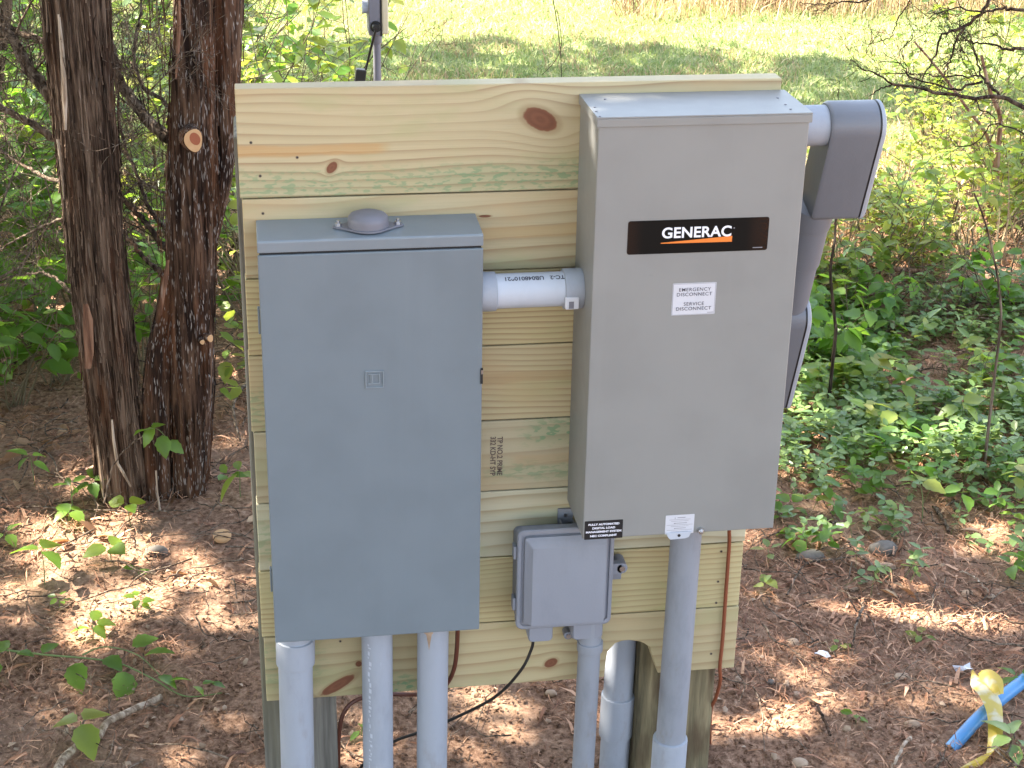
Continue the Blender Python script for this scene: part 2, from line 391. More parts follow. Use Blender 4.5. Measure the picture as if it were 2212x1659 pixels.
c = n.ramp(a, [(.34, (.075, .040, .025)), (.47, (.25, .145, .092)), (.60, (.40, .25, .165)), (.75, (.60, .43, .31))])
c = n.mix(n.step(b, .42, .62, 0, .45), c, (.33, .225, .155)); c = n.mix(n.step(g1, .5, .75, 0, .4), c, (.10, .06, .04))
mead = n.step(y+n.noise(p, 1.5, 3)*1.2, 4.4, 5.2)
mc = n.ramp(n.noise(p, 25, 5, .7), [(.3, (.14, .20, .07)), (.5, (.24, .28, .12)), (.7, (.42, .36, .22))]); c = n.mix(mead, c, mc)
M['soil'] = n.bsdf(c, .95, normal=n.bump(a*.7+g1*.5, .8, .012), spec=.1)
n = N('blue_pipe_plastic'); p, *_ = n.pos()
M['blue'] = n.bsdf(n.mix(n.step(n.noise(p, 35, 4), .5, .7, 0, .5), (.06, .22, .46), (.16, .19, .24)), .35)
n = N('yellow_tape'); p, *_ = n.pos(); t = n.n('ShaderNodeBsdfTranslucent'); t.inputs[0].default_value = (.8, .55, .06, 1)
d = n.n('ShaderNodeBsdfPrincipled'); n.put(d.inputs['Base Color'], n.mix(n.step(n.noise(p, 22, 3), .5, .62), (.60, .47, .10), (.70, .66, .46))); d.inputs['Roughness'].default_value = .35
mx = n.n('ShaderNodeMixShader'); mx.inputs[0].default_value = .4; n.t.links.new(d.outputs[0], mx.inputs[1]); n.t.links.new(t.outputs[0], mx.inputs[2]); n.t.links.new(mx.outputs[0], n.out.inputs[0]); M['tape'] = n.m
# ------------------------------------------------------------ the ground: one sheet to the horizon
def axis(lo, hi, st, far):
    a = list(np.arange(lo, hi, st)); s = st; b = []; x = a[-1]
    while x < far: s *= 1.25; x += s; b.append(x)
    s = st; c = []; x = a[0]
    while x > -far: s *= 1.25; x -= s; c.append(x)
    return np.array(c[::-1]+a+b)
gx = axis(-2.4, 4.6, .018, 300); gy = axis(-.7, 5.2, .02, 300)
XX, YY = np.meshgrid(gx, gy); ZZ = terrain(XX, YY)+(fbm(XX*38, YY*38, 21, 2)-.4)*.014*(np.abs(XX) < 5)*(np.abs(YY) < 6)
nx, ny = len(gx), len(gy); I = (np.arange(ny-1)[:, None]*nx+np.arange(nx-1)[None]).ravel()
gr = fast_mesh('ground', np.stack([XX, YY, ZZ], -1), np.stack([I, I+1, I+1+nx, I+nx], -1), M['soil'], None, True); tag(gr, kind='structure')

# ------------------------------------------------------------ the plank board on its two posts
ZB = [1.45, 1.45-.1839, 1.45-.3235, 1.45-.4622, 1.45-.6058, 1.45-.7461, 1.45-.8827, 1.45-1.0221, 1.45-1.1624]; W = .9037
knot_big = P(1167, 258, 0); k_small = P(717, 362, 0); k_low = P(1190, 1432, 0); k_hole = P(775, 1434, 0)
def zx(u, v): p = P(u, v, 0); return p[0], p[2]
cream = (.60, .515, .300); tan_ = (.47, .33, .17)
kx, kz = zx(1167, 258); sx, sz = zx(717, 362); lx, lz = zx(1190, 1432); hx, hz = zx(775, 1434)
s0 = zx(515, 325); s1 = zx(838, 330)
WM = [
 wood('plank_wood_wide', (.60, .49, .275), (.42, .285, .14), 62, 3.1, [(kx, kz, .030, .017, -.45, .16), (sx, sz, .011, .007, .9, .3)],
      [(-.1, s1[0], s0[1]-.011, s0[1]+.006, (.50, .29, .11))], [(-.1, .95, 1.268, 1.312, .8), (.30, .62, 1.29, 1.315, .5)], wav=.5, spread=.25),
 wood('plank_wood_second', (.58, .475, .27), (.45, .30, .14), 48, 7.7, [(zx(1048, 467)[0], zx(1048, 467)[1], .010, .0022, 0, .9)], [(.2, .62, 1.185, 1.205, (.50, .35, .17))], [], wav=.8),
 wood('plank_wood_third', (.62, .50, .25), (.44, .29, .13), 95, 12.3, [], [(.3, .60, 1.08, 1.098, (.48, .29, .10))], [], wav=.5),
 wood('plank_wood_fourth', (.60, .485, .26), (.42, .28, .13), 85, 21.9, [], [(.3, .62, .915, .935, (.42, .29, .15))], [(-.1, .2, .86, .93, .6)], wav=.6),
 wood('plank_wood_fifth', (.56, .47, .28), (.42, .31, .17), 42, 31.4, [], [(.48, .62, .755, .775, (.45, .32, .18))], [(.47, .60, .80, .835, 1.1), (.40, .62, .735, .755, .8)], wav=1.0),
 wood('plank_wood_sixth', (.62, .56, .36), (.50, .40, .21), 40, 44.2, [], [], [(-.1, .1, .60, .67, .6)], wav=1.0),
 wood('plank_wood_seventh', (.60, .50, .25), (.44, .31, .13), 100, 52.8, [], [], [], wav=.7),
 wood('plank_wood_bottom', (.56, .455, .245), (.45, .32, .15), 38, 63.6, [(lx, lz, .013, .009, .5, .25), (hx, hz, .006, .006, 0, .8), (*zx(730, 1480), .036, .010, .55, .35)], [], [(.20, .28, .30, .33, 1.2), (-.05, .1, .33, .42, .5)], wav=1.4)]
board = thing('plank_board', (.45, .02, 0), 'pale new lumber board of eight stacked planks on two posts, carrying the grey boxes', 'utility board')
for i in range(8):
    z1, z0 = ZB[i]-.0012, ZB[i+1]+.0012; b = MB(); xr = W+(.001*((i*7) % 3)-.001); xl = .0015*((i*5) % 3)
    if i < 7: b.box((xl, 0, z0), (xr, .038, z1))
    else:
        nt_ = [zx(u, v) for u, v in ((1420, 1453), (1407, 1414), (1403.6, 1399), (1393, 1391), (1381, 1386), (1359, 1383), (1343, 1385), (1329, 1390), (1312.5, 1408), (1308.8, 1429))]
        nt_ = [(nt_[0][0]+.001, z0)]+nt_[1:]+[(nt_[-1][0]-.002, z0)]
        poly = [(xl, 0, z1), (xr, 0, z1), (xr, 0, z0)]+[(a, 0, c) for a, c in nt_]+[(xl, 0, z0)]; b.prism(poly, (0, .038, 0))
    obj('plank', b, WM[i], board, bevel=.0016)
pl = MB().box((-.006, .0385, -.3), (.134, .178, 1.36)); obj('post', pl, M['post'], board, bevel=.004)
pr_ = MB().box((.724, .0385, -.3), (.880, .178, 1.36)); o = obj('post', pr_, M['post2'], board, bevel=.006); o['label'] = 'green and brown stained post'
M['rustscrew'] = flat('coated_screw', (.20, .15, .10), .5)
scr = [(542, 308), (642, 340), (562, 380), (568, 461), (1558, 1191), (1551, 1256), (1547, 1302), (1536, 1412), (735, 1385)]
for u, v in scr:
    p = P(u, v, 0); b = MB().tube([p+(0, -.0006, 0), p+(0, .004, 0)], .0027, 10); s_ = obj('screw', b, M['rustscrew'], board)
    MB_ = MB().tube([p+(0, -.0011, 0), p+(0, .003, 0)], .0015, 6); obj('screw_socket', MB_, M['dark'], s_)
xd, yd = (0, 0, -1), (1, 0, 0)
for s_, u in (('TP NO.2 PRIME', 1079), ('332 KD-HT SYP', 1064)):
    p = P(u, 985, 0); text(s_, .0135, (p[0], -.0004, p[2]), xd, yd, M['stamp'], board, 'grade_stamp', .0003, .86, 1.0, .0004)

# ------------------------------------------------------------ load centre (left grey-blue cabinet)
def cab(name, loc, lab): return thing(name, loc, lab, 'electrical box')
lc = cab('electrical_cabinet', (.206, -.05, .478), 'large slate blue cabinet with round cap on top, left on the plank board')
x0, x1 = .0238, .3882
obj('body', MB().box((x0+.004, -.094, .4800), (x1-.004, -.0004, 1.219)), M['slate'], lc, bevel=.002)
cap = MB(); prof = [(-.1017, 1.2066), (-.1017, 1.2245), (-.0990, 1.2265), (-.0008, 1.2300), (-.0008, 1.2200), (-.0975, 1.2170), (-.0975, 1.2066)]
cap.prism([(x0, a, c) for a, c in prof], (x1-x0, 0, 0)); cap.box((x0, -.098, 1.2066), (x0+.003, -.001, 1.224)); cap.box((x1-.003, -.098, 1.2066), (x1, -.001, 1.224))
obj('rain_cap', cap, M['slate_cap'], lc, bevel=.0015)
obj('door_gap', MB().box((x0+.003, -.0965, 1.198), (x1-.003, -.0945, 1.208)), M['dark'], lc)
dr = obj('door', MB().box((x0, -.1017, .4783), (x1, -.0955, 1.2028)), M['slate'], lc, bevel=.0022)
for v in (690, 1250):
    p = P(572, v, -.08); obj('hinge', MB().box((x0-.004, -.09, p[2]-.022), (x0-.0002, -.075, p[2]+.022)), M['slate'], lc, bevel=.001)
p = P(1038, 812, -.1017); lt = MB().box((x1-.003, -.1035, p[2]-.014), (x1+.0012, -.100, p[2]+.014)); la = obj('latch', lt, M['dark'], lc)
obj('latch_tongue', MB().box((x1-.002, -.1042, p[2]+.004), (x1+.0015, -.1032, p[2]+.011)), M['zinc'], la)
# raised square emblem
c = P(809, 819, -.1017); e = MB(); q = .0145
def bar(ax, az, bx, bz, t=.0019):
    lo = (c[0]+min(ax, bx)-t/2, -.1041, c[2]+min(az, bz)-t/2); hi = (c[0]+max(ax, bx)+t/2, -.10172, c[2]+max(az, bz)+t/2); e.box(lo, hi)
for a_ in ((-q, q, q, q), (-q, -q, q, -q), (-q, -q, -q, q), (q, -q, q, q), (-.009, .0095, .0075, .0095), (-.004, -.007, .0075, -.007), (-.006, -.007, -.006, .0095), (-.0035, -.007, -.0035, .0095), (.0085, -.006, .0085, .0085), (-.010, -.0075, -.0075, -.0075)): bar(*a_)
obj('embossed_emblem', e, paint('emblem_highlight_paint', (.23, .27, .30), .3), dr, bevel=.0007)  # cabinet paint made lighter, standing in for highlights on the raised edges
# round closing cap with two bolts
hc = P(795, 470, -.052); hc[2] = 1.2285; hb = MB(); rings = []
th = np.arange(48)*2*math.pi/48
for r_, z_ in ((.0335, 0), (.0335, .010), (.0325, .015), (.029, .019), (.020, .0225), (.008, .0238)):
    rings.append(np.stack([hc[0]+r_*np.cos(th), hc[1]+r_*np.sin(th), np.full(48, hc[2]+.003+z_)], -1))
hb.loft(rings); hub = obj('closing_cap', hb, M['hub'], lc, smooth=True)
fl = []
for t_ in th:
    cx_, sx_ = math.cos(t_), math.sin(t_); r_ = .0375+.021*abs(cx_)**5; fl.append((hc[0]+r_*cx_, hc[1]+.0375*sx_*(1-.55*abs(cx_)**4), hc[2]+.0005))
obj('flange', MB().prism(fl, (0, 0, .003)), M['hub'], hub, bevel=.0006)
for s_ in (-1, 1):
    bx = hc[0]+s_*.0485; bb = MB().tube([(bx, hc[1], hc[2]+.003), (bx, hc[1], hc[2]+.009)], .0058, 6); bb.tube([(bx, hc[1], hc[2]+.009), (bx, hc[1], hc[2]+.0135)], .003, 10)
    obj('bolt', bb, M['zinc'], hub, bevel=.0005)

# ------------------------------------------------------------ tall warm grey cabinet
gc = cab('electrical_cabinet', (.73, -.07, .678), 'tall warm grey cabinet with black and orange badge, right on the plank board')
gx0, gx1 = .5583, .9091; by0 = -.1500
obj('body', MB().box((.5614, by0, .6775), (.9055, -.0004, 1.424)), M['beige'], gc, bevel=.002)
lid = MB(); lid.box((gx0, -.1530, 1.4265), (gx1, -.0006, 1.4295)); lid.box((gx0, -.1530, 1.4130), (gx1, -.1508, 1.4265)); lid.box((gx0, -.1508, 1.4130), (gx0+.0024, -.0006, 1.4265)); lid.box((gx1-.0024, -.1508, 1.4130), (gx1, -.0006, 1.4265))
L_ = obj('lid', lid, M['beige'], gc, bevel=.0012)
for u, v in ((1288, 241), (1296, 252), (1307, 215), (1680, 212), (1697, 226), (1708, 236), (1285, 232)):
    p = P(u, v, -.1)
    d = ray(u, v); p = CP+d*((1.4295-CP[2])/d[2]); obj('rivet', MB().tube([(p[0], p[1], 1.4290), (p[0], p[1], 1.4306)], .0022, 8), M['hub'], L_)
BY = by0-.0003
def rect(us, y=by0, t=.0006, rad=.004, name='badge', mat=None, par=None):
    ps = [P(u, v, y) for u, v in us]; xa = (ps[0][0]+ps[3][0])/2; xb = (ps[1][0]+ps[2][0])/2; za = (ps[0][2]+ps[1][2])/2; zb = (ps[2][2]+ps[3][2])/2
    pts = []
    for cx_, cz_, a0 in ((xb-rad, za-rad, 0), (xa+rad, za-rad, 90), (xa+rad, zb+rad, 180), (xb-rad, zb+rad, 270)):
        for k in range(5): a_ = math.radians(a0+k*22.5); pts.append((cx_+rad*math.cos(a_), y-t, cz_+rad*math.sin(a_)))
    o = obj(name, MB().prism(pts, (0, t*.9, 0)), mat, par); return o, (xa, xb, zb, za)
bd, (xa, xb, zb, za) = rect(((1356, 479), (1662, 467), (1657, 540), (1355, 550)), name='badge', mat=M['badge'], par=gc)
bw, bh = xb-xa, za-zb; X1 = (1, 0, 0); Z1 = (0, 0, 1)
def bp(fx, fz): return (xa+bw*fx, by0-.0007, zb+bh*fz)
text('GENERAC', .0250, bp(.487, .60), X1, Z1, M['whiteprint'], bd, 'lettering', .00065, 1.02, 1.03, .0003)
obj('swoosh', MB().prism([bp(.236, .30), bp(.742, .29), bp(.742, .465), bp(.5, .395), bp(.236, .325)], (0, .0004, 0)), M['orange'], bd)
obj('dot', MB().tube([np.array(bp(.752, .70)), np.array(bp(.752, .70))+(0, .0004, 0)], .0012, 10), M['greyink'], bd)
obj('fine_print', MB().prism([bp(.895, .075), bp(.965, .075), bp(.965, .10), bp(.895, .10)], (0, .0004, 0)), M['greyink'], bd)
lb, (xa, xb, zb, za) = rect(((1453, 614), (1547, 608), (1544, 677), (1450, 682)), rad=.001, name='service_label', mat=M['white'], par=gc); bw, bh = xb-xa, za-zb
fr = MB(); y_ = by0-.0008
for a_ in (((.01, .012), (.985, .02)), ((.01, .975), (.985, .985)), ((.01, .012), (.02, .985)), ((.98, .012), (.988, .985))):
    fr.box((xa+bw*a_[0][0], y_, zb+bh*a_[0][1]), (xa+bw*a_[1][0], y_+.0003, zb+bh*a_[1][1]))
obj('border', fr, M['greyink'], lb)
for s_, fx, fz in (('EMERGENCY', .51, .795), ('DISCONNECT', .505, .645), ('SERVICE', .505, .345), ('DISCONNECT', .505, .195)):
    text(s_, .0086, bp(fx, fz), X1, Z1, M['ink'], lb, 'lettering', .00003, 1.02, 1.12, .0003)
obj('fine_print', MB().box(np.array(bp(.83, .05)), np.array(bp(.97, .07))+(0, .0003, 0)), M['greyink'], lb)
wl, (xa, xb, zb, za) = rect(((1263, 1126), (1346, 1122), (1344, 1161), (1262, 1166)), rad=.001, name='load_management_label', mat=M['gasket'], par=gc); bw, bh = xb-xa, za-zb
for s_, fz in (('FULLY AUTOMATED', .80), ('DIGITAL LOAD', .60), ('MANAGEMENT SYSTEM', .40), ('NEC COMPLIANT', .18)):
    text(s_, .0052, bp(.5, fz), X1, Z1, M['whiteprint'], wl, 'lettering', .00022, 1.16, 1.0, .0003)
cl, (xa, xb, zb, za) = rect(((1438, 1114), (1500, 1110), (1498, 1151), (1436, 1154)), rad=.001, name='caution_label', mat=M['white'], par=gc); bw, bh = xb-xa, za-zb
pm = MB()
for fx, fz, wd, t_ in ((.55, .86, .28, .035), (.5, .76, .74, .016), (.5, .68, .6, .016), (.52, .57, .46, .03), (.5, .48, .9, .016), (.5, .40, .62, .016), (.52, .30, .4, .03), (.5, .21, .88, .016), (.5, .12, .6, .016)):
    pm.box(np.array(bp(fx-wd/2, fz-t_/2)), np.array(bp(fx+wd/2, fz+t_/2))+(0, .0003, 0))
for fz in (.85, .56, .29): a_ = np.array(bp(.33, fz)); pm.prism([a_+(-.0012, 0, -.001), a_+(.0012, 0, -.001), a_+(0, 0, .0014)], (0, .0003, 0))
obj('print', pm, M['greyink'], cl)
ps = [P(u, v, -.153) for u, v in ((1439, 1152), (1494, 1148), (1488, 1160), (1480, 1163), (1448, 1166), (1443, 1161))]
tb = obj('lock_tab', MB().prism(ps, (0, .002, 0)), M['pvcl'], gc, bevel=.0004)
p = P(1467, 1157, -.1535); obj('lock_hole', MB().tube([p, p+(0, .0008, 0)], .0028, 10), M['dark'], tb)
p = P(1513, 1146, -.153); b = MB().tube([p+(0, -.006, 0), p+(0, .003, 0)], .0052, 8).tube([p+(0, -.009, 0), p+(0, -.006, 0)], .003, 8); obj('bolt', b, M['zinc'], gc, bevel=.0006)

# ------------------------------------------------------------ conduits
def pipe(pts, r): return MB().tube(pts, r, 40)
def cplr(a, b, r, lip=.0015):
    a = np.array(a, float); b = np.array(b, float); d = (b-a)/np.linalg.norm(b-a)
    return MB().tube([a, a+d*.001, a+d*.004, b-d*.004, b-d*.001, b], [r-lip, r-.0003, r, r, r-.0003, r-lip], 40)
def conduit(lab, base): return thing('conduit', base, lab, 'conduit pipe', 'grey conduits below and beside the boxes')
c1 = conduit('grey conduit with slip coupling under slate box, over the left post', (.052, -.05, 0))
obj('pipe', pipe([(.050, -.05, -.12), (.0595, -.05, .475)], .0310), M['pvc'], c1, smooth=True)
obj('coupling', cplr((.0585, -.05, .402), (.0600, -.05, .455), .0352), M['pvc'], c1, smooth=True)
c2 = conduit('grey conduit under slate box with scuffed printing, middle of its three', (.205, -.05, 0))
obj('pipe', pipe([(.2035, -.05, -.12), (.2075, -.05, .4805)], .0283), M['pvcl2'] if 'pvcl2' in M else M['pvc'], c2, smooth=True)
mk = MB(); rgk = random.Random(4); zq = .445
while zq > .10:
    hq = rgk.uniform(.003, .011); a0 = math.radians(-128+rgk.uniform(-4, 4)); a1 = a0+rgk.uniform(.05, .20); rr = .0286
    cxk = .2035+(zq+.12)/.6*.004
    ptk = [(cxk+rr*math.cos(t), -.05+rr*math.sin(t), z_) for t, z_ in ((a0, zq), (a1, zq-.001), (a1, zq-hq), (a0, zq-hq+.001))]
    mk.add(ptk, [(0, 1, 2, 3)]); zq -= hq+rgk.uniform(.001, .006)
obj('faded_printing', mk, M['pvcl'], c2)
dk = MB()
for a_d, zt_, zb_d in ((-38, .478, .262), (-46, .36, .30), (-30, .478, .40)):
    t = math.radians(a_d); dk.tube([(.2055+.0285*math.cos(t), -.05+.0285*math.sin(t), zt_), (.2042+.0285*math.cos(t), -.05+.0285*math.sin(t), zb_d)], [.0006, .0011], 6)
obj('drip_stain', dk, M['hub'], c2)
c3 = conduit('grey conduit under slate box beside the brown wire, with dried glue', (.307, -.05, 0))
obj('pipe', pipe([(.3045, -.05, -.12), (.310, -.05, .4805)], .0287), M['pvc'], c3, smooth=True)
gl = MB(); cc = np.array([.3085, -.05]); pts = []
for a_, z_ in ((-150, .478), (-135, .462), (-118, .458), (-112, .440), (-108, .425), (-104, .441), (-98, .460), (-70, .467), (-40, .478)):
    t_ = math.radians(a_); pts.append((cc[0]+.0290*math.cos(t_), cc[1]+.0290*math.sin(t_), z_))
k = len(pts); gl.add(pts+[(p_[0], p_[1], .480) for p_ in pts], [(i, i+1, i+1+k, i+k) for i in range(k-1)]); obj('glue', gl, M['deadcaulk'] if 'deadcaulk' in M else M['tanstone'], c3)
nip = conduit('short white printed conduit joining the two large boxes', (.47, -.06, 1.113))
n0 = P(1045, 627, -.062); n1 = P(1255, 625, -.062); zc = .5*(n0[2]+n1[2]); 
obj('pipe', pipe([(.383, -.062, zc), (.566, -.062, zc)], .0295), M['pvcl'], nip, smooth=True)
obj('coupling', cplr((.383, -.062, zc), (.4145, -.062, zc), .0335), M['pvc'], nip, smooth=True)
cp2 = obj('coupling', cplr((.529, -.062, zc), (.5618, -.062, zc), .0345), M['pvc'], nip, smooth=True)
tg = MB(); a_ = P(1221, 642, -.095); b_ = P(1250, 667, -.095)
tg.box((a_[0], -.0985, b_[2]), (b_[0], -.092, a_[2])); t0 = obj('sticker', tg, M['white'], cp2, bevel=.002)
obj('barcode_print', MB().box((a_[0]+.006, -.0989, b_[2]+.002), (b_[0]-.009, -.0984, a_[2]-.007)), M['hub'], t0)
def wrap_text(s_, size, cx, cz, cy, r, ang0, mat, par, spx, name='printing'):
    c = bpy.data.curves.new('t', 'FONT'); c.body = s_; c.size = size; c.align_x = 'CENTER'; c.align_y = 'CENTER'; c.offset = .0003; c.space_character = spx
    o = bpy.data.objects.new('t', c); COL.objects.link(o); me = bpy.data.meshes.new_from_object(o.evaluated_get(bpy.context.evaluated_depsgraph_get())); bpy.data.objects.remove(o)
    co = np.zeros(len(me.vertices)*3); me.vertices.foreach_get('co', co); co = co.reshape(-1, 3); L = np.array(wloc(par))
    X_ = cx-co[:, 0]; th_ = ang0+co[:, 1]/r; out = np.stack([X_, cy-(r)*np.cos(th_), cz+r*np.sin(th_)], -1)
    out[:, 2] = cz+r*np.sin(2*ang0-th_); out[:, 1] = cy-r*np.cos(2*ang0-th_)
    me.vertices.foreach_set('co', (out-L).ravel()); me.update(); me.name = name; return link_mesh(name, me, mat, par, False, 0)
wrap_text('TC-2   UB048010921', .0115, .478, zc, -.062, .0301, math.radians(62), M['ink'], nip, 1.02)
c4 = conduit('slim grey conduit rising into small junction box', (.604, -.045, 0))
pe0 = P(1267, 1500, -.042); pe1 = P(1262, 1640, -.042)
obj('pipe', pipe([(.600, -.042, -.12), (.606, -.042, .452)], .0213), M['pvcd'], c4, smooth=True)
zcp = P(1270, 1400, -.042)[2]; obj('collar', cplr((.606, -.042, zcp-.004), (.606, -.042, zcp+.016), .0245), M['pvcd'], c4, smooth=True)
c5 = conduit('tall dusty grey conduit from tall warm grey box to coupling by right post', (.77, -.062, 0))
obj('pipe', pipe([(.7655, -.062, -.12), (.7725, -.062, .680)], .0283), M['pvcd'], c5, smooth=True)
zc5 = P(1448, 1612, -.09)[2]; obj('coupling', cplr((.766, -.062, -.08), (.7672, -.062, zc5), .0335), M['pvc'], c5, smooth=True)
c6 = conduit('grey conduit passing behind planks in the arched notch', (.693, .065, 0))
obj('pipe', MB().tube([(.690, .0745, -.12), (.6925, .0745, .13), (.694, .075, .30), (.697, .080, .40), (.715, .10, .50)], .0295, 40), M['pvc'], c6, smooth=True)
obj('coupling', cplr((.6915, .0745, .100), (.6932, .0745, .196), .0335), M['pvc'], c6, smooth=True)
# right side run: nipple, angled conduit body, pipe, second conduit body
al = math.radians(20); dn = np.array([0, math.sin(al), -math.cos(al)]); fw_ = np.array([0, math.cos(al), math.sin(al)])
run = conduit('grey elbow fitting run sticking out right of tall warm grey box', (.98, -.05, 1.2))
nc = P(1757, 271, -.078); nc[0] = 0
obj('nipple', pipe([(.900, nc[1], nc[2]), (.975, nc[1], nc[2])], .0335), M['pvc'], run, smooth=True)
def lbody(xl, xr, top, length, hw, name='elbow_fitting', open_side=-1):
    # stadium outline in the plane of dn/fw_, extruded along x
    ctop = top+dn*hw; cb = top+dn*(length-.012); pts = []
    for k in range(25):
        t_ = math.pi*k/24; pts.append(ctop+hw*(math.cos(t_)*fw_-math.sin(t_)*dn))
    for k in range(7):
        t_ = math.pi/2*k/6; pts.append(cb-fw_*(hw-.012)+.012*(-math.cos(t_)*fw_+math.sin(t_)*dn))
    for k in range(7):
        t_ = math.pi/2*k/6; pts.append(cb+fw_*(hw-.012)+.012*(math.sin(t_)*fw_+math.cos(t_)*dn))
    pts = np.array(pts); cen = pts.mean(0); X_ = np.array([1., 0, 0])
    def ring(x_, s_): return cen+(pts-cen)*s_+X_*x_
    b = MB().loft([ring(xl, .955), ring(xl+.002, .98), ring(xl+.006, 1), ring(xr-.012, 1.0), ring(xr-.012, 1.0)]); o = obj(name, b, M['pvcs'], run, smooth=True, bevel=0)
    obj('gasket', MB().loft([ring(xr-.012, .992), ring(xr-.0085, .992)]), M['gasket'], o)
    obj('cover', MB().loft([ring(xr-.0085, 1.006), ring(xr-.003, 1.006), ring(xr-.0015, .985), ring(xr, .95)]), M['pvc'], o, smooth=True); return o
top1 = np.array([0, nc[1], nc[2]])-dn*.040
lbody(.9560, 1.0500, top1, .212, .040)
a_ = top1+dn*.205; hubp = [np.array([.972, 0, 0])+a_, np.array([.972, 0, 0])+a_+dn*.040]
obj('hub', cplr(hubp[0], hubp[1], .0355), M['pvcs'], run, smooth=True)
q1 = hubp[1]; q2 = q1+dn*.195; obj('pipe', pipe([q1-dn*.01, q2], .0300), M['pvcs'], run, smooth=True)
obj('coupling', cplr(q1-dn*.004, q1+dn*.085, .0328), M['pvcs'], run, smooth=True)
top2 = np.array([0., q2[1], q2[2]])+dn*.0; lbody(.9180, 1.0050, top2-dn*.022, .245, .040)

# ------------------------------------------------------------ small junction box
jb = thing('junction_box', (.545, -.03, .46), 'small grey plastic box with raised square lid, below the tall warm grey box', 'junction box')
def rp(x0, x1, z0, z1, y, r, n_=5):
    out = []
    for cx_, cz_, a0 in ((x1-r, z1-r, 0), (x0+r, z1-r, 90), (x0+r, z0+r, 180), (x1-r, z0+r, 270)):
        for k in range(n_): a__ = math.radians(a0+k*90/(n_-1)); out.append((cx_+r*math.cos(a__), y, cz_+r*math.sin(a__)))
    return np.array(out)
J0, J1, K0, K1 = .4605, .6378, .4500, .6560
obj('base', MB().loft([rp(J0+.003, J1-.003, K0+.003, K1-.026, -.0006, .010), rp(J0+.003, J1-.003, K0+.003, K1-.026, -.050, .010)]), M['netbox'], jb, smooth=True)
ld = MB().loft([rp(J0, J1, K0, K1, -.0505, .013), rp(J0, J1, K0, K1, -.066, .013), rp(J0+.002, J1-.002, K0+.002, K1-.002, -.068, .012),
   rp(J0+.007, J1-.007, K0+.007, K1-.007, -.068, .010), rp(J0+.0085, J1-.0085, K0+.0085, K1-.0085, -.064, .009), rp(J0+.012, J1-.012, K0+.012, K1-.012, -.064, .007),
   rp(J0+.013, J1-.013, K0+.013, K1-.013, -.072, .006), rp(J0+.0155, J1-.0155, K0+.0155, K1-.0155, -.0735, .005), rp(J0+.0258, J1-.0175, K0+.0165, K1-.029, -.084, .002)])
obj('lid', ld, M['netbox'], jb, smooth=True)
for u0, u1, v0, v1 in ((1142, 1196, 1340, 1391), (1237, 1304, 1340, 1386)):
    a_ = P(u0, v1, -.066); b_ = P(u1, v0, -.066); s_ = MB().loft([rp(a_[0], b_[0], a_[2], K0+.006, -.010, .008), rp(a_[0], b_[0], a_[2], K0+.006, -.060, .008), rp(a_[0]+.002, b_[0]-.002, a_[2]+.002, K0+.004, -.063, .007)])
    obj('cable_port', s_, M['netbox'], jb, smooth=True)
for v in (1188, 1298):
    p = P(1114, v, -.05); obj('hinge', MB().box((J0-.006, -.062, p[2]-.013), (J0-.0002, -.044, p[2]+.013)), M['netbox'], jb, bevel=.001)
p = P(1221, 1112, -.004); br = MB().box((p[0]-.014, -.007, p[2]-.016), (p[0]+.014, -.0006, p[2]+.013)); bo = obj('mounting_tab', br, M['netbox'], jb, bevel=.001)
obj('screw', MB().tube([(p[0], -.0082, p[2]+.001), (p[0], -.006, p[2]+.001)], .0036, 8), M['zinc'], bo)
br2 = MB().box((p[0]-.012, -.05, p[2]-.018), (p[0]-.009, -.0008, p[2]-.006)).box((p[0]+.011, -.05, p[2]-.018), (p[0]+.014, -.0008, p[2]-.006)); obj('tab_rib', br2, M['netbox'], jb)
p = P(1340, 1219, -.03); hs = MB(); hs.tube([(p[0], -.046, p[2]+.0), (p[0], -.008, p[2])], .0105, 20); hs.box((J1-.004, -.046, p[2]-.012), (p[0], -.030, p[2]+.0105)); hs.box((J1-.004, -.030, p[2]-.032), (p[0]+.003, -.024, p[2]-.012))
ho = obj('hasp', hs, M['netbox'], jb, bevel=.0012)
obj('hasp_screw', MB().tube([(p[0], -.0478, p[2]), (p[0], -.045, p[2])], .0055, 10), M['zinc'], ho)
q_ = P(1333, 1247, -.024); obj('hasp_hole', MB().tube([(q_[0], -.0247, q_[2]), (q_[0], -.0236, q_[2])], .0033, 10), M['dark'], ho)
p = P(1232, 1372, -.02); lg = MB().tube([(p[0]-.004, -.022, p[2]), (p[0]-.004, -.0006, p[2])], .0085, 16).prism([(p[0]-.004, -.020, p[2]+.008), (p[0]+.022, -.020, p[2]+.010), (p[0]+.020, -.020, p[2]-.018), (p[0]+.002, -.020, p[2]-.006)], (0, .018, 0))
lo_ = obj('mounting_lug', lg, M['netbox'], jb, bevel=.001); obj('screw', MB().tube([(p[0]-.004, -.0245, p[2]), (p[0]-.004, -.021, p[2])], .0048, 8), M['zinc'], lo_)

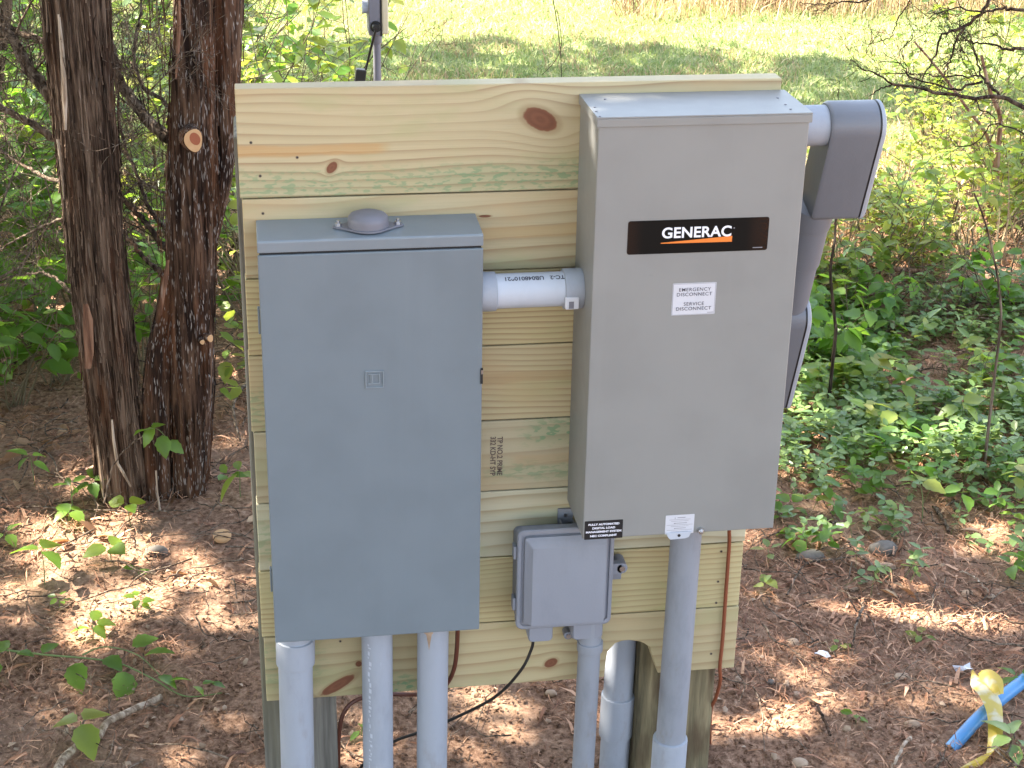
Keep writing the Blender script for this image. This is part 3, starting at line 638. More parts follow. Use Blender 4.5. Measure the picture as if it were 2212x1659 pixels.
# ------------------------------------------------------------ wires
def curve_pts(pts, n_=60):
    pts = np.array(pts, float); k = len(pts); out = []
    for i in range(k-1):
        p0, p1, p2, p3 = pts[max(i-1, 0)], pts[i], pts[i+1], pts[min(i+2, k-1)]
        for t in np.linspace(0, 1, max(2, n_//(k-1)), endpoint=False):
            out.append(.5*((2*p1)+(-p0+p2)*t+(2*p0-5*p1+4*p2-p3)*t*t+(-p0+3*p1-3*p2+p3)*t**3))
    out.append(pts[-1]); return np.array(out)
def wire(name, pts, r, mat, lab, cat, parent=None):
    q = curve_pts(pts); o = obj(name, MB().tube(q, r, 8), mat, parent, smooth=True, origin=None if parent is not None else q[0]); return tag(o, lab, cat) if parent is None else o
wire('cable', [P(1152, 1380, -.05), P(1148, 1402, -.05), P(1125, 1448, -.05), P(1070, 1505, -.03), P(980, 1552, .0), P(905, 1582, .03), P(855, 1600, .05), P(805, 1632, .06), P(770, 1672, .07), P(745, 1730, .08)], .0030, M['black'], 'thin black cable drooping from small junction box behind the conduits', 'cable')
wire('ground_wire', [P(989, 1350, -.04), P(987, 1400, -.03), P(982, 1440, -.022), P(970, 1470, -.012), P(950, 1490, .005), P(900, 1500, .05), P(830, 1500, .06), P(775, 1510, .06), P(745, 1535, .055), P(733, 1580, .05), P(731, 1660, .05), P(735, 1760, .05)], .0042, M['copper'], 'dark brown wire looping from slate box down beside left post', 'wire')
wire('ground_wire', [P(1575, 1145, -.03), P(1575, 1180, -.012), P(1568, 1280, -.008), P(1561, 1380, -.008), P(1555, 1440, -.008), P(1556, 1470, .0), P(1546, 1508, .03), P(1535, 1540, .06), P(1533, 1640, .19), P(1533, 1740, .19)], .0036, M['rust'], 'rust coloured wire hanging down right edge of the plank board', 'wire')

# ------------------------------------------------------------ outdoor outlet on a pipe behind the board, with plugged cord
ot = thing('outlet_post', (.366, 1.82, 0), 'small grey weatherproof outlet box on thin pipe behind the plank board', 'outlet post')
zt = 1.40; a_ = P(796, 74, 1.8); b_ = P(821, 76, 1.8); zb_ = a_[2]; ob = MB().box((a_[0], 1.78, zb_), (b_[0], 1.86, zb_+.20)); ob_ = obj('outlet_box', ob, M['hub'], ot, bevel=.003)
c_ = P(824, 76, 1.8); d_ = P(838, 76, 1.8)
obj('cover', MB().box((c_[0], 1.775, zb_+.004), (d_[0], 1.865, zb_+.20)), flat('cream_cover', (.62, .55, .38), .5), ot, bevel=.004)
obj('gasket', MB().box((b_[0]-.0005, 1.779, zb_-.002), (c_[0]+.0005, 1.861, zb_+.20)), M['gasket'], ot)
e_ = P(783, 34, 1.81); f_ = P(797, 34, 1.81); obj('knob', MB().tube([(e_[0], 1.815, e_[2]+.022), (f_[0], 1.815, e_[2]+.022)], .017, 20), M['pvcl'], ot, smooth=True)
h0 = P(814, 92, 1.82); obj('hub', cplr((h0[0], 1.82, h0[2]), (h0[0], 1.82, zb_+.003), .0145), M['hub'], ot, smooth=True)
obj('pipe', pipe([(h0[0], 1.82, -.1), (h0[0], 1.82, h0[2]+.01)], .0105), M['hub'], ot, smooth=True)
cd = thing('cord', P(810, 60, 1.77), 'short black cord with hanging plug block below grey outlet box', 'cord')
pg = P(812, 58, 1.775); obj('plug', MB().tube([pg, pg+(0, .007, 0)], .015, 16).tube([pg+(0, -.014, 0), pg], [.009, .012], 12), M['black'], cd, smooth=True)
pe = P(790, 150, 1.80); obj('wire', MB().tube(curve_pts([pg+(0, -.012, 0), P(806, 85, 1.77), P(797, 122, 1.79), pe]), .0034, 8), M['black'], cd, smooth=True)
bk = MB(); dd = P(782, 215, 1.80)-pe; dd /= np.linalg.norm(dd); sd = np.array([1., 0, 0]); sd = sd-dd*(sd@dd); sd /= np.linalg.norm(sd); fd = np.cross(dd, sd)
cen = pe+sd*-.012
pts = [cen-sd*.014-fd*.012, cen+sd*.014-fd*.012, cen+sd*.014+fd*.012, cen-sd*.014+fd*.012]; bk.prism(pts, dd*.075); obj('power_block', bk, M['black'], cd, bevel=.003)
wire('lead', [pe+dd*.07, pe+dd*.25+(0, .0, 0), pe+dd*.8, (pe[0]-.02, 1.9, .02)], .0032, M['black'], None, None, cd)

# ------------------------------------------------------------ helpers for plants
def tz(p): p = np.array(p, float); p[2] = float(terrain(p[0], p[1])); return p
class TW:                                   # fast collector of thin tubes
    def __init__(s): s.v = []; s.q = []; s.o = 0
    def tube(s, pts, r0, r1, n=5):
        pts = np.asarray(pts, float); k = len(pts); t = np.gradient(pts, axis=0); t /= np.linalg.norm(t, axis=1)[:, None]+1e-12
        ref = np.array([.31, .77, .55]); a = ref-t*(t@ref)[:, None]; a /= np.linalg.norm(a, axis=1)[:, None]+1e-12; b = np.cross(t, a)
        th = np.arange(n)*2*math.pi/n; r = np.linspace(r0, r1, k)[:, None, None]
        ring = pts[:, None]+r*(np.cos(th)[None, :, None]*a[:, None]+np.sin(th)[None, :, None]*b[:, None])
        I = (np.arange(k-1)[:, None]*n+np.arange(n)[None]); J = (np.arange(k-1)[:, None]*n+(np.arange(n)+1)[None] % n)
        q = np.stack([I, J, J+n, I+n], -1).reshape(-1, 4)+s.o; s.v.append(ring.reshape(-1, 3)); s.q.append(q); s.o += k*n
    def build(s, name, mat, parent=None): return fast_mesh(name, np.concatenate(s.v), np.concatenate(s.q), mat, parent, True)
def wander(p, d, L, n=7, bend=.25, grav=0., rng=RNG):
    d = np.array(d, float); d /= np.linalg.norm(d); out = [np.array(p, float)]
    for i in range(n-1):
        d = d+rng.normal(0, bend/math.sqrt(n), 3)+(0, 0, grav/n); d /= np.linalg.norm(d); out.append(out[-1]+d*L/(n-1))
    return np.array(out)
def twigs(T, pts, r0, L, depth, cnt, bend=.5, spread=1.1, minr=.0007, rng=RNG, ends=None):
    for c_ in range(cnt):
        i = rng.integers(1, len(pts)-1) if len(pts) > 2 else 0
        d = pts[min(i+1, len(pts)-1)]-pts[i-1 if i else 0]; d = d/(np.linalg.norm(d)+1e-9)
        d2 = d+rng.normal(0, spread*.55, 3); l = L*rng.uniform(.5, 1.1)
        q = wander(pts[i], d2, l, 6, bend, 0, rng); r = max(minr, r0*rng.uniform(.35, .6)); T.tube(q, r, max(minr*.7, r*.35), 4)
        if ends is not None: ends.append(q)
        if depth > 0: twigs(T, q, r, l*.6, depth-1, max(2, cnt*2//3), bend, spread, minr, rng, ends)
def shrub(name, base, h, spread, ns, nl, ls, mat, lab, cat='shrub', group=None, seed=0, lean=(0, 0), leaf=None, stem='stem', low=.25, twn=3, tilt=.35):
    rg = np.random.default_rng(seed+100); base = tz(base); o = thing(name, base, lab, cat, group); T = TW(); seg = []
    for i in range(ns):
        a = rg.uniform(0, 2*math.pi); d = np.array([math.cos(a)*spread/h+lean[0], math.sin(a)*spread/h+lean[1], 1.])
        q = wander(base+(rg.uniform(-.03, .03), rg.uniform(-.03, .03), -.02), d, h*rg.uniform(.7, 1.1), 9, .35, -.1, rg)
        T.tube(q, .0022+h*.0022, .0011, 5); seg.append(q[int(9*low):])
        for k in range(twn):
            j = rg.integers(2, 8); a2 = rg.uniform(0, 2*math.pi); q2 = wander(q[j], (math.cos(a2), math.sin(a2), rg.uniform(.1, .9)), h*rg.uniform(.18, .42), 6, .4, 0, rg); T.tube(q2, .0016, .0008, 4); seg.append(q2[1:])
    T.build('stems', M[stem], o)
    if nl:
        pos = []; az = []
        for i in range(nl):
            q = seg[rg.integers(len(seg))]; j = rg.integers(len(q)-1); f = rg.uniform(); pos.append(q[j]*(1-f)+q[j+1]*f); az.append(rg.uniform(0, 2*math.pi))
        pos = np.array(pos); az = np.array(az)
        R = rot_basis(az, rg.normal(.0, .35, nl)-.1, rg.normal(0, tilt, nl)); scatter('foliage', leaf or LEAF, pos, R, ls*rg.uniform(.55, 1.15, nl), M[mat], o)
    return o
def seedling(u, v, h, leaves, ls, mat, lab, group='young plants on the forest floor', leaf=None, seed=0, name='seedling', az0=None, lean=(0, 0)):
    rg = np.random.default_rng(seed+500); base = GT(u, v); o = thing(name, base, lab, 'young plant', group); T = TW()
    top = base+np.array([lean[0], lean[1], h]); q = wander(base-(0, 0, .01), top-base, h, 6, .15, 0, rg); T.tube(q, .0016, .001, 5); T.build('stem', M['stemg'], o)
    n = leaves; az = (az0 if az0 is not None else rg.uniform(0, 6.28))+np.arange(n)*2*math.pi/n+rg.normal(0, .25, n)
    pos = np.array([q[-1]-(0, 0, .012*(i//3)) for i in range(n)]); R = rot_basis(az, rg.uniform(-.35, .35, n), rg.normal(0, .3, n))
    off = R[:, :, 0]*.008; scatter('leaves', leaf or BIGLEAF, pos+off, R, ls*rg.uniform(.75, 1.15, n), M[mat], o, True); return o

M['shagl'] = bark('lighter_bark_fibre', (.05, .032, .022), (.12, .08, .055), (.24, .17, .12), 0, .3)
# ------------------------------------------------------------ the two cedars behind the board's left edge
def trunk(name, path, mat, parent, seed=0, rib=.07, n=96, flare=.0, topz=None, topr=None, topxy=None):
    # path: (z, x, y, r)
    zs = np.array([p[0] for p in path]); rows = int((zs[-1]-zs[0])/.014)
    z = np.linspace(zs[0], zs[-1], rows)
    def sm(k):
        y = np.interp(z, zs, [p[k] for p in path]); ker = np.hanning(13); ker /= ker.sum(); return np.convolve(np.pad(y, 6, 'edge'), ker, 'valid')
    x, y, r = sm(1), sm(2), sm(3); th = np.arange(n)*2*math.pi/n
    TH, Z = np.meshgrid(th, z); cx_, sx_ = np.cos(TH)*2+9, np.sin(TH)*2+9
    f = (fbm(cx_*2.2+Z*.35, sx_*2.2+Z*.3+seed*3, seed, 3)-.45)*rib*2.4
    g = (1-np.abs(2*vnoise(TH*13/6.283*1.0+vnoise(Z*2.2, TH*0, seed+4)*1.2, Z*2.1, seed+7)-1)); g2 = 1-np.abs(2*vnoise(TH*34/6.283+vnoise(Z*5, TH*0, seed+2), Z*6.5, seed+8)-1)
    R = r[:, None]*(1+f)+.0035*g+.0022*g2-.002
    v = np.stack([x[:, None]+R*np.cos(TH), y[:, None]+R*np.sin(TH), Z], -1)
    I = np.arange(rows-1)[:, None]*n+np.arange(n)[None]; J = np.arange(rows-1)[:, None]*n+(np.arange(n)+1)[None] % n
    return fast_mesh(name, v, np.stack([I, J, J+n, I+n], -1), M[mat], parent, True)
def sil(rows, y):                           # outline pixels (v, left, right) -> path at depth y
    out = []
    for v, a, b in rows:
        p, q = P(a, v, y), P(b, v, y); out.append(((p[2]+q[2])/2, (p[0]+q[0])/2, y, (q[0]-p[0])/2))
    return sorted(out)
def extend(path, top):
    z, x, y, r = path[-1]; return path+[(z+.6, x+(top[0]-x)*.2, y+(top[1]-y)*.2, r*.95), (top[2], top[0], top[1], top[3])]
cA = thing('cedar_tree', (-.36, 1.42, 0), 'left cedar trunk with shaggy brown bark and few white flecks', 'tree')
pa = sil([(-20, 90, 232), (0, 92, 232), (140, 106, 240), (280, 122, 250), (420, 138, 259), (560, 152, 268), (750, 176, 289), (900, 196, 303), (1000, 208, 312), (1060, 214, 318), (1100, 214, 326), (1130, 206, 334)], 1.43)
pa = [(-.15, pa[0][1], 1.43, pa[0][3]*1.1)]+pa; pa = extend(pa, (-.62, 1.6, 6.2, .03))
trunk('trunk', pa, 'bark', cA, 3)
cB = thing('cedar_tree', (-.14, 1.43, 0), 'right cedar trunk dotted with white flecks, with pale sawn knot', 'tree')
pb = sil([(-20, 378, 458), (0, 377, 458), (100, 373, 462), (250, 370, 464), (340, 362, 466), (450, 359, 462), (600, 361, 462), (720, 362, 460), (850, 366, 459), (1000, 372, 449), (1080, 374, 443), (1130, 368, 452)], 1.44)
pb = [(-.15, pb[0][1], 1.44, pb[0][3]*1.1)]+pb; pb = extend(pb, (.1, 1.7, 6.4, .03)); trunk('trunk', pb, 'bark2', cB, 8)
ps_ = sil([(-20, 452, 524), (0, 452, 522), (150, 460, 519), (300, 462, 513), (400, 455, 498), (480, 440, 480), (560, 420, 460), (680, 400, 445)], 1.47)
trunk('second_stem', extend(ps_, (.45, 1.9, 5.5, .02)), 'bark2', cB, 15, n=72)
pt = sil([(590, 352, 386), (660, 340, 380), (757, 316, 370), (860, 307, 367), (1000, 309, 368), (1060, 312, 370), (1100, 312, 374), (1130, 308, 378)], 1.425)
pt = [(-.15, pt[0][1], 1.425, pt[0][3])]+pt; trunk('buttress_stem', pt, 'bark2', cB, 22, n=72)
# shaggy fibres standing off the bark
def shag(par, path, n_, seed, mats):
    rg = np.random.default_rng(seed); zs = [p[0] for p in path]; f = lambda z, k: np.interp(z, zs, [p[k] for p in path])
    for mi, mt in enumerate(mats):
        T = TW()
        for i in range(n_):
            z0 = rg.uniform(0, 2.15); L = rg.uniform(.03, .20); th = rg.uniform(math.pi, 2*math.pi)+rg.normal(0, .2); k = 6; z = z0+np.linspace(0, L, k); a = th+np.cumsum(rg.normal(0, .012, k)); lift = .004+np.abs(np.linspace(-1, 1, k))**3*rg.uniform(0, .007)+rg.uniform(0, .003)
            r_ = f(z, 3)+lift; pts = np.stack([f(z, 1)+r_*np.cos(a), f(z, 2)+r_*np.sin(a), z], -1); w_ = rg.uniform(.0008, .0026); T.tube(pts, w_, w_*.5, 4)
        o = T.build('shaggy_bark', M[mt], par); o['kind'] = 'stuff'
shag(cA, pa, 520, 1, ['bark', 'shagl']); shag(cB, pb, 330, 2, ['bark2']); shag(cB, pt, 80, 3, ['bark2']); shag(cB, ps_, 90, 5, ['bark2'])
# sawn knots
def knot(u, v, ru, rv, y, par, heart=True, az=-1.35):
    c_ = P(u, v, y); d = np.array([math.cos(az)*.9, math.sin(az), .10]); d /= np.linalg.norm(d); a_ = np.cross(d, [0, 0, 1]); a_ /= np.linalg.norm(a_); b_ = np.cross(a_, d)
    sc_ = np.linalg.norm(c_-CP)/FPX; th_ = np.arange(22)*2*math.pi/22
    def ring(k, off): w_ = 1+.07*np.sin(th_*3+1); return c_+d*off+(ru*sc_*k*np.cos(th_)*w_)[:, None]*a_+(rv*sc_*k*np.sin(th_)*w_)[:, None]*b_
    st = obj('sawn_knot', MB().loft([ring(1.25, -.05), ring(1.1, -.004), ring(1.03, 0)], True), M['bark2'], par, smooth=True)
    obj('cut_face', MB().loft([ring(1.0, -.003), ring(1.0, .0012), ring(.96, .0018)], True), M['cut'], st)
    if heart:
        c0 = c_; 
        def r2(k, off): w_ = 1+.12*np.sin(th_*2+.5); return c_+a_*(-3*sc_)+b_*(3*sc_)+d*off+(ru*sc_*.55*np.cos(th_)*w_)[:, None]*a_+(rv*sc_*.58*np.sin(th_)*w_)[:, None]*b_
        obj('heartwood', MB().loft([r2(1, .0012), r2(1, .0024)], True), M['cutheart'], st)
knot(418, 303, 19, 24, 1.335, cB)
knot(454, 731, 7, 8, 1.375, cB, False, -.9); knot(437, 739, 5, 5, 1.36, cB, False)
# torn bark patches and loose strips on the trunks
def strip(rows, y, mat, par, name='loose_bark_strip', off=-.002):
    b = MB(); L_ = [P(a, v, y) for v, a, c_ in rows]; R_ = [P(c_, v, y) for v, a, c_ in rows]; k = len(rows)
    F_ = [p+(0, off, 0) for p in L_]+[(p+q)/2+(0, off-.004, 0) for p, q in zip(L_, R_)]+[q+(0, off, 0) for q in R_]
    Bk = [p+(0, .012, 0) for p in F_]; f = []
    for c_ in range(2):
        for i in range(k-1): f.append((c_*k+i, c_*k+i+1, (c_+1)*k+i+1, (c_+1)*k+i))
    b.add(F_, f); obj(name, b, M[mat], par, smooth=True)
M['barkpale'] = bark('pale_torn_bark', (.22, .16, .11), (.38, .29, .21), (.55, .45, .35), 0, .3); M['barkred'] = bark('inner_red_bark', (.11, .055, .035), (.20, .105, .065), (.29, .165, .105), 0, .4)
strip([(30, 124, 130), (90, 128, 138), (150, 131, 143), (220, 134, 146), (280, 138, 144)], 1.357, 'barkpale', cA)
strip([(655, 180, 190), (690, 179, 201), (760, 182, 203), (795, 183, 197)], 1.352, 'barkred', cA, 'bare_wood_patch')
strip([(300, 122, 129), (340, 127, 133), (400, 133, 138), (430, 137, 139)], 1.36, 'barkpale', cA)
strip([(960, 209, 213), (1000, 212, 220), (1050, 217, 226), (1075, 222, 225)], 1.372, 'barkpale', cA)
strip([(905, 240, 244), (950, 242, 249), (1000, 250, 257), (1020, 262, 270), (1050, 280, 284)], 1.335, 'barkpale', cA)
strip([(0, 384, 390), (60, 382, 391), (120, 380, 388), (170, 378, 382)], 1.375, 'barkred', cB)
strip([(1015, 335, 339), (1060, 338, 341), (1105, 343, 349)], 1.34, 'barkpale', cB)
strip([(560, 360, 366), (600, 352, 364), (640, 346, 356), (680, 343, 350)], 1.36, 'barkred', cB)
def limb(par, pix, y0, y1, r0, r1, nt=10, L=.35, depth=1, mat='twig', seed=0, name='branch', tr=None, spread=1.1):
    rg = np.random.default_rng(seed+900); ys = np.linspace(y0, y1, len(pix)); pts = curve_pts([P(u, v, y) for (u, v), y in zip(pix, ys)], 30)
    pts = pts+rg.normal(0, .0018, pts.shape); T = TW(); T.tube(pts, r0, r1, 8); twigs(T, pts, tr or max(r1*.5, .0016), L, depth, nt, .6, spread, .0007, rg); return T.build(name, M[mat], par)
limb(cA, [(118, 222), (88, 180), (60, 145), (20, 78), (-40, 60)], 1.48, 1.6, .017, .012, 9, .5, 2, seed=1)
limb(cA, [(118, 300), (60, 262), (0, 233), (-50, 210)], 1.5, 1.4, .010, .007, 8, .4, 2, seed=2)
limb(cA, [(115, 95), (60, 78), (0, 55), (-40, 52)], 1.5, 1.7, .009, .006, 8, .5, 2, seed=3)
limb(cA, [(145, 398), (90, 378), (40, 350), (-20, 310)], 1.45, 1.7, .006, .003, 12, .45, 2, seed=4)
limb(cA, [(160, 640), (120, 600), (60, 590), (-10, 610)], 1.45, 1.7, .004, .002, 8, .3, 1, seed=5)
limb(cA, [(140, 470), (90, 490), (30, 520), (-30, 560)], 1.5, 1.6, .004, .002, 10, .3, 2, seed=6)
limb(cB, [(366, 300), (346, 282), (313, 252), (284, 213), (258, 172), (242, 110), (233, 60), (228, -50)], 1.46, 1.62, .0165, .010, 12, .45, 2, 'twig', 7)
limb(cB, [(374, 548), (350, 528), (320, 487), (285, 450), (255, 418)], 1.47, 1.62, .0085, .0065, 5, .3, 1, 'twigd', 8)
limb(cB, [(372, 502), (345, 480), (322, 450), (309, 415), (290, 365), (268, 310), (255, 200), (262, 120)], 1.5, 1.9, .0065, .003, 12, .4, 2, 'twigd', 9)
limb(cB, [(362, 604), (340, 582), (315, 560), (290, 530), (262, 495)], 1.46, 1.62, .0075, .005, 5, .3, 1, 'twigd', 10)
limb(cB, [(372, 245), (345, 210), (310, 190), (290, 120), (300, 40), (310, -20)], 1.5, 1.8, .006, .003, 14, .4, 2, 'twig', 11)
limb(cB, [(365, 420), (330, 405), (300, 395), (262, 425)], 1.5, 1.7, .004, .002, 8, .3, 2, 'twig', 12)
limb(cA, [(228, 1085), (236, 1030), (258, 985), (300, 950), (335, 940), (375, 960)], 1.30, 1.32, .0022, .0016, 0, .1, 0, 'twig', 13, 'dry_shoot')

# ------------------------------------------------------------ shade trees out of frame: crowns shaped leaf by leaf to cast chosen sun patches
PATCH = [(60, 1150, 70, 22), (170, 1165, 60, 20), (300, 1178, 60, 18), (420, 1210, 40, 14), (500, 1235, 30, 12), (110, 1220, 40, 14), (200, 1275, 70, 20), (330, 1300, 70, 20), (60, 1320, 50, 18),
 (540, 1120, 40, 14), (470, 1265, 50, 14), (240, 1045, 28, 12), (175, 1060, 50, 14), (520, 1345, 40, 9), (500, 690, 25, 50), (520, 845, 22, 18), (300, 640, 12, 120), (60, 690, 20, 10), (380, 1235, 40, 10),
 (800, 1600, 70, 26), (840, 1655, 50, 20), (1000, 1497, 60, 13), (1085, 1530, 60, 10), (1170, 1585, 60, 12), (980, 1600, 40, 12), (1600, 1560, 40, 16), (1650, 1395, 55, 22), (1700, 1430, 40, 12), (1740, 1560, 60, 10), (1990, 1330, 120, 38), (2090, 1370, 90, 22), (1870, 1310, 50, 14),
 (2170, 1170, 60, 34), (1730, 1045, 50, 14), (1720, 880, 50, 40), (1800, 930, 40, 16), (1640, 1240, 30, 24), (1840, 1080, 35, 9), (2030, 1010, 90, 14), (2150, 880, 40, 20), (1860, 1640, 80, 12), (2030, 590, 110, 24), (2160, 640, 60, 20), (1850, 800, 40, 14), (1300, 1640, 20, 12), (2190, 1010, 30, 18), (560, 1290, 30, 10)]
def lit(x, y):
    p = np.stack([x, y, 0*x], -1); u, v = PR(p); front = ((p-CP)@FW) > .3
    wu = (fbm(x*4+3, y*4, 31, 3)-.45)*90; wv = (fbm(x*4+9, y*4+5, 37, 3)-.45)*60; u2 = u+wu; v2 = v+wv
    L = np.where(fbm(x*7, y*7, 41, 3) > .60, .5, .03)
    inside = front & (u > -60) & (u < 2280) & (v < 1720) & (v > -60)
    for a, b, ru, rv in PATCH:
        d = ((u2-a)/(ru*1.5+10))**2+((v2-b)/(rv*1.5+12))**2; L = np.where(inside & (d < 1), np.maximum(L, .985), L)
    n1 = fbm(x*3.3, y*3.3, 51, 4)
    hid = inside & (u > 540) & (u < 1560) & (v > 300) & (v < 1050); L = np.where(hid, .75, L)
    fl_ = inside & (v > 1000) & (((u < 560) & (v < 1420)) | (u > 1590)); L = np.where(fl_ & (fbm(x*8, y*8, 43, 3) > .535), np.maximum(L, .93), L)
    lf = inside & (u < 540) & (v < 880); L = np.where(lf, np.where(n1 > np.where(v < 300, .36, .44), .95, .06), L)
    rt = inside & (u > 1560) & (v < 640) & (v >= 300); L = np.where(rt, np.where(n1 > np.interp(v, [300, 520, 640], [.18, .27, .48]), .985, .15), L)
    fd = (v < 300) & front & (u > 480); sh = ((u2 > 640) & (u2 < 1560) & (v2 > 88) & (v2 < 215)) | ((u2 > 1560) & (u2 < 1870) & (v2 > 128) & (v2 < 250)) | ((u2 > 1870) & (v2 > 185) & (v2 < 268))
    L = np.where(fd, np.where(sh, np.where(n1 > .50, .8, .38), 1.), L)
    L = np.where(front & (v < -40) | (y > 9.2), 1., L)
    return L
LIDP = [ (P(618, 1405, -.08), .013), (P(1380, 1530, .06), .004), (P(1380, 1600, .05), .004),
        (P(130, 150, 1.36), .018), (P(136, 250, 1.36), .014), (P(140, 330, 1.36), .014), (P(165, 520, 1.36), .014), (P(215, 1000, 1.37), .02), (P(222, 1060, 1.37), .02), (P(380, 40, 1.4), .03), (P(346, 640, 1.4), .025), (P(350, 690, 1.4), .03), (P(345, 290, 1.45), .03)]
def canopy():
    n = 118000; x = RNG.uniform(-3.2, 5.8, n); y = RNG.uniform(-2.6, 9.2, n); L = lit(x, y); keep = (RNG.uniform(0, 1, n) > L) & (x < 3.2+.30*y)  # leaves are left out wherever a sun patch is wanted below
    s = np.array(SUN_TO)
    for p, r_ in LIDP:
        g = p-s*(p[2]/s[2]); dx = x-g[0]; dy = y-g[1]
        # distance across the sun's direction
        h = s[:2]/np.linalg.norm(s[:2]); a = (dx*h[0]+dy*h[1])*s[2]; b = dx*-h[1]+dy*h[0]; keep &= (a*a+b*b) > (r_+.055)**2
    x, y = x[keep], y[keep]; z = RNG.uniform(4.3, 6.6, len(x))
    return np.stack([x, y, 0*x], -1)+s[None]*(z/s[2])[:, None]
def far_canopy(n):  # leaves added out of view to keep sun and its bounce away
    x = RNG.uniform(-10, 8, n); y = RNG.uniform(-11, 5, n); k = ((y < -2.4) | (x < -3.1)) & (x < 4.2); k &= ~((y > 3) & (x > -3)); x, y = x[k], y[k]; z = RNG.uniform(4.3, 6.8, len(x)); s = np.array(SUN_TO)
    return np.stack([x, y, 0*x], -1)+s[None]*(z/s[2])[:, None]
lv = canopy(); nl0 = len(lv); lv = np.vstack([lv, far_canopy(26000)]); lsz = np.where(np.arange(len(lv)) < nl0, RNG.uniform(.10, .17, len(lv)), RNG.uniform(.22, .40, len(lv))); RB = lambda n: rot_basis(RNG.uniform(0, 6.28, n), RNG.normal(0, .6, n), RNG.normal(0, .6, n))
TR = [(cA, (-.6, 1.6)), (cB, (.1, 1.75))]
def shade_tree(x, y, r, lab, h=5.6, name='cedar_tree'):
    t = thing(name, (x, y, 0), lab, 'tree'); rg = np.random.default_rng(int(abs(x*100+y*10))); k = 9; zz = np.linspace(-.15, h, k)
    path = [(z_, x+.05*math.sin(z_*1.3+x), y+.05*math.cos(z_*1.1), r*(1-.8*z_/h) if z_ > 0 else r*1.1) for z_ in zz]; trunk('trunk', path, 'bark', t, int(abs(x*7)), n=48); TR.append((t, (x, y))); return t
tN = thing('cedar_tree', tz((P(-95, 900, 2.9)[0], 2.9, 0)), 'dark cedar trunk cut off by the upper left corner', 'tree'); e0, e1 = P(-95, 900, 2.9), P(-8, 20, 2.9)
trunk('trunk', [(-.15, e0[0]-.02, 2.9, .075), (e1[2], e1[0], 2.9, .05), (5.2, e1[0]+.25, 3.0, .02)], 'bark', tN, 9, n=48); TR.append((tN, (e1[0], 2.9)))
shade_tree(-3.6, .2, .14, 'unseen cedar left of the frame near the camera, crown shaped for dapples'); shade_tree(-4.2, 4.2, .15, 'unseen cedar left of the frame beside the meadow, crown shaped for dapples'); shade_tree(-5.8, 2.0, .16, 'unseen cedar farthest left outside the frame, crown shaped for dapples'); shade_tree(-4.6, 7.6, .15, 'unseen cedar outside the frame at the far meadow edge, crown shaped for dapples')
for x_, y_, l_ in ((-3.5, -4.5, 'unseen cedar added for shade behind the camera, to its left'), (.6, -6.5, 'unseen cedar added for shade straight behind the camera'), (4.2, -3.8, 'unseen cedar added for shade right of the camera, outside the frame'), (-8.5, -1.5, 'unseen cedar added for shade far left of the camera'), (5.6, .5, 'unseen cedar added for shade outside the frame on the right'), (-7.5, -7.5, 'unseen cedar added for shade far behind the camera to the left'), (3.5, -8.5, 'unseen cedar added for shade far behind the camera to the right')): shade_tree(x_, y_, .15, l_)  # trees added out of view to carry the light-blocking leaves
C2 = np.array([c for _, c in TR]); ow = np.argmin(((lv[:, None, :2]-C2[None])**2).sum(-1), 1)
for i, (t, c_) in enumerate(TR):
    q = lv[ow == i]
    if not len(q): continue
    k = len(q); scatter('crown', LEAF4, q, RB(k), lsz[ow == i], M['cedar'], t)
    T = TW(); 
    for j in range(12):
        e = q[RNG.integers(k)]; b = np.array([c_[0], c_[1], max(2.6, min(e[2]-RNG.uniform(.3, 1.2), 5.0))]); pts = curve_pts([b, (b*.5+e*.5)+(0, 0, .1), e], 14)
        T.tube(pts, .022, .006, 6)
    T.build('limbs', M['bark'], t)

# ------------------------------------------------------------ bare limbs reaching in from a tree outside the right edge
tR = thing('dead_cedar_tree', (3.6, .9, 0), 'bare dead cedar limbs reaching in at the upper right corner', 'tree')
trunk('trunk', [(-.15, 3.6, .9, .1), (1.2, 3.6, .9, .085), (3.8, 3.65, .95, .05)], 'bark', tR, 5, n=48)
def c1p(l): return [(1755+x_*.2063, y_*.2063) for x_, y_ in l]
Yb = 1.25
limb(tR, [(2420, 320)]+c1p([(2212, 1120), (2000, 1020), (1700, 1025), (1400, 985), (1200, 950), (1040, 900), (870, 880), (690, 780), (560, 740), (480, 690)]), Yb-.1, Yb+.05, .0062, .0012, 9, .17, 1, 'twigd', 31, tr=.0016)
limb(tR, c1p([(870, 880), (740, 920), (600, 1000)]), Yb+.03, Yb+.02, .0022, .0014, 0, .1, 0, 'twigd', 32)
limb(tR, c1p([(1960, 1005), (1870, 910), (1790, 830), (1740, 700), (1690, 540), (1660, 400)]), Yb, Yb+.1, .0042, .0015, 6, .15, 1, 'twigd', 33, tr=.0015)
limb(tR, c1p([(1790, 850), (1650, 880), (1560, 930), (1450, 935), (1250, 880), (1110, 840), (1000, 780), (960, 700), (850, 640), (700, 650)]), Yb, Yb+.05, .0034, .001, 7, .14, 1, 'twigd', 34, tr=.0013)
limb(tR, c1p([(1780, 800), (1500, 805), (1300, 800), (1120, 775), (1000, 770), (700, 775), (500, 860)]), Yb, Yb+.05, .0022, .0008, 8, .18, 1, 'twigd', 35, tr=.0012)
limb(tR, c1p([(1900, -250), (1850, 0), (1760, 140), (1600, 275), (1450, 330), (1330, 390), (1290, 560), (1190, 740), (1130, 870), (1080, 980)]), Yb, Yb+.1, .0055, .0011, 8, .16, 1, 'twigd', 36, tr=.0015)
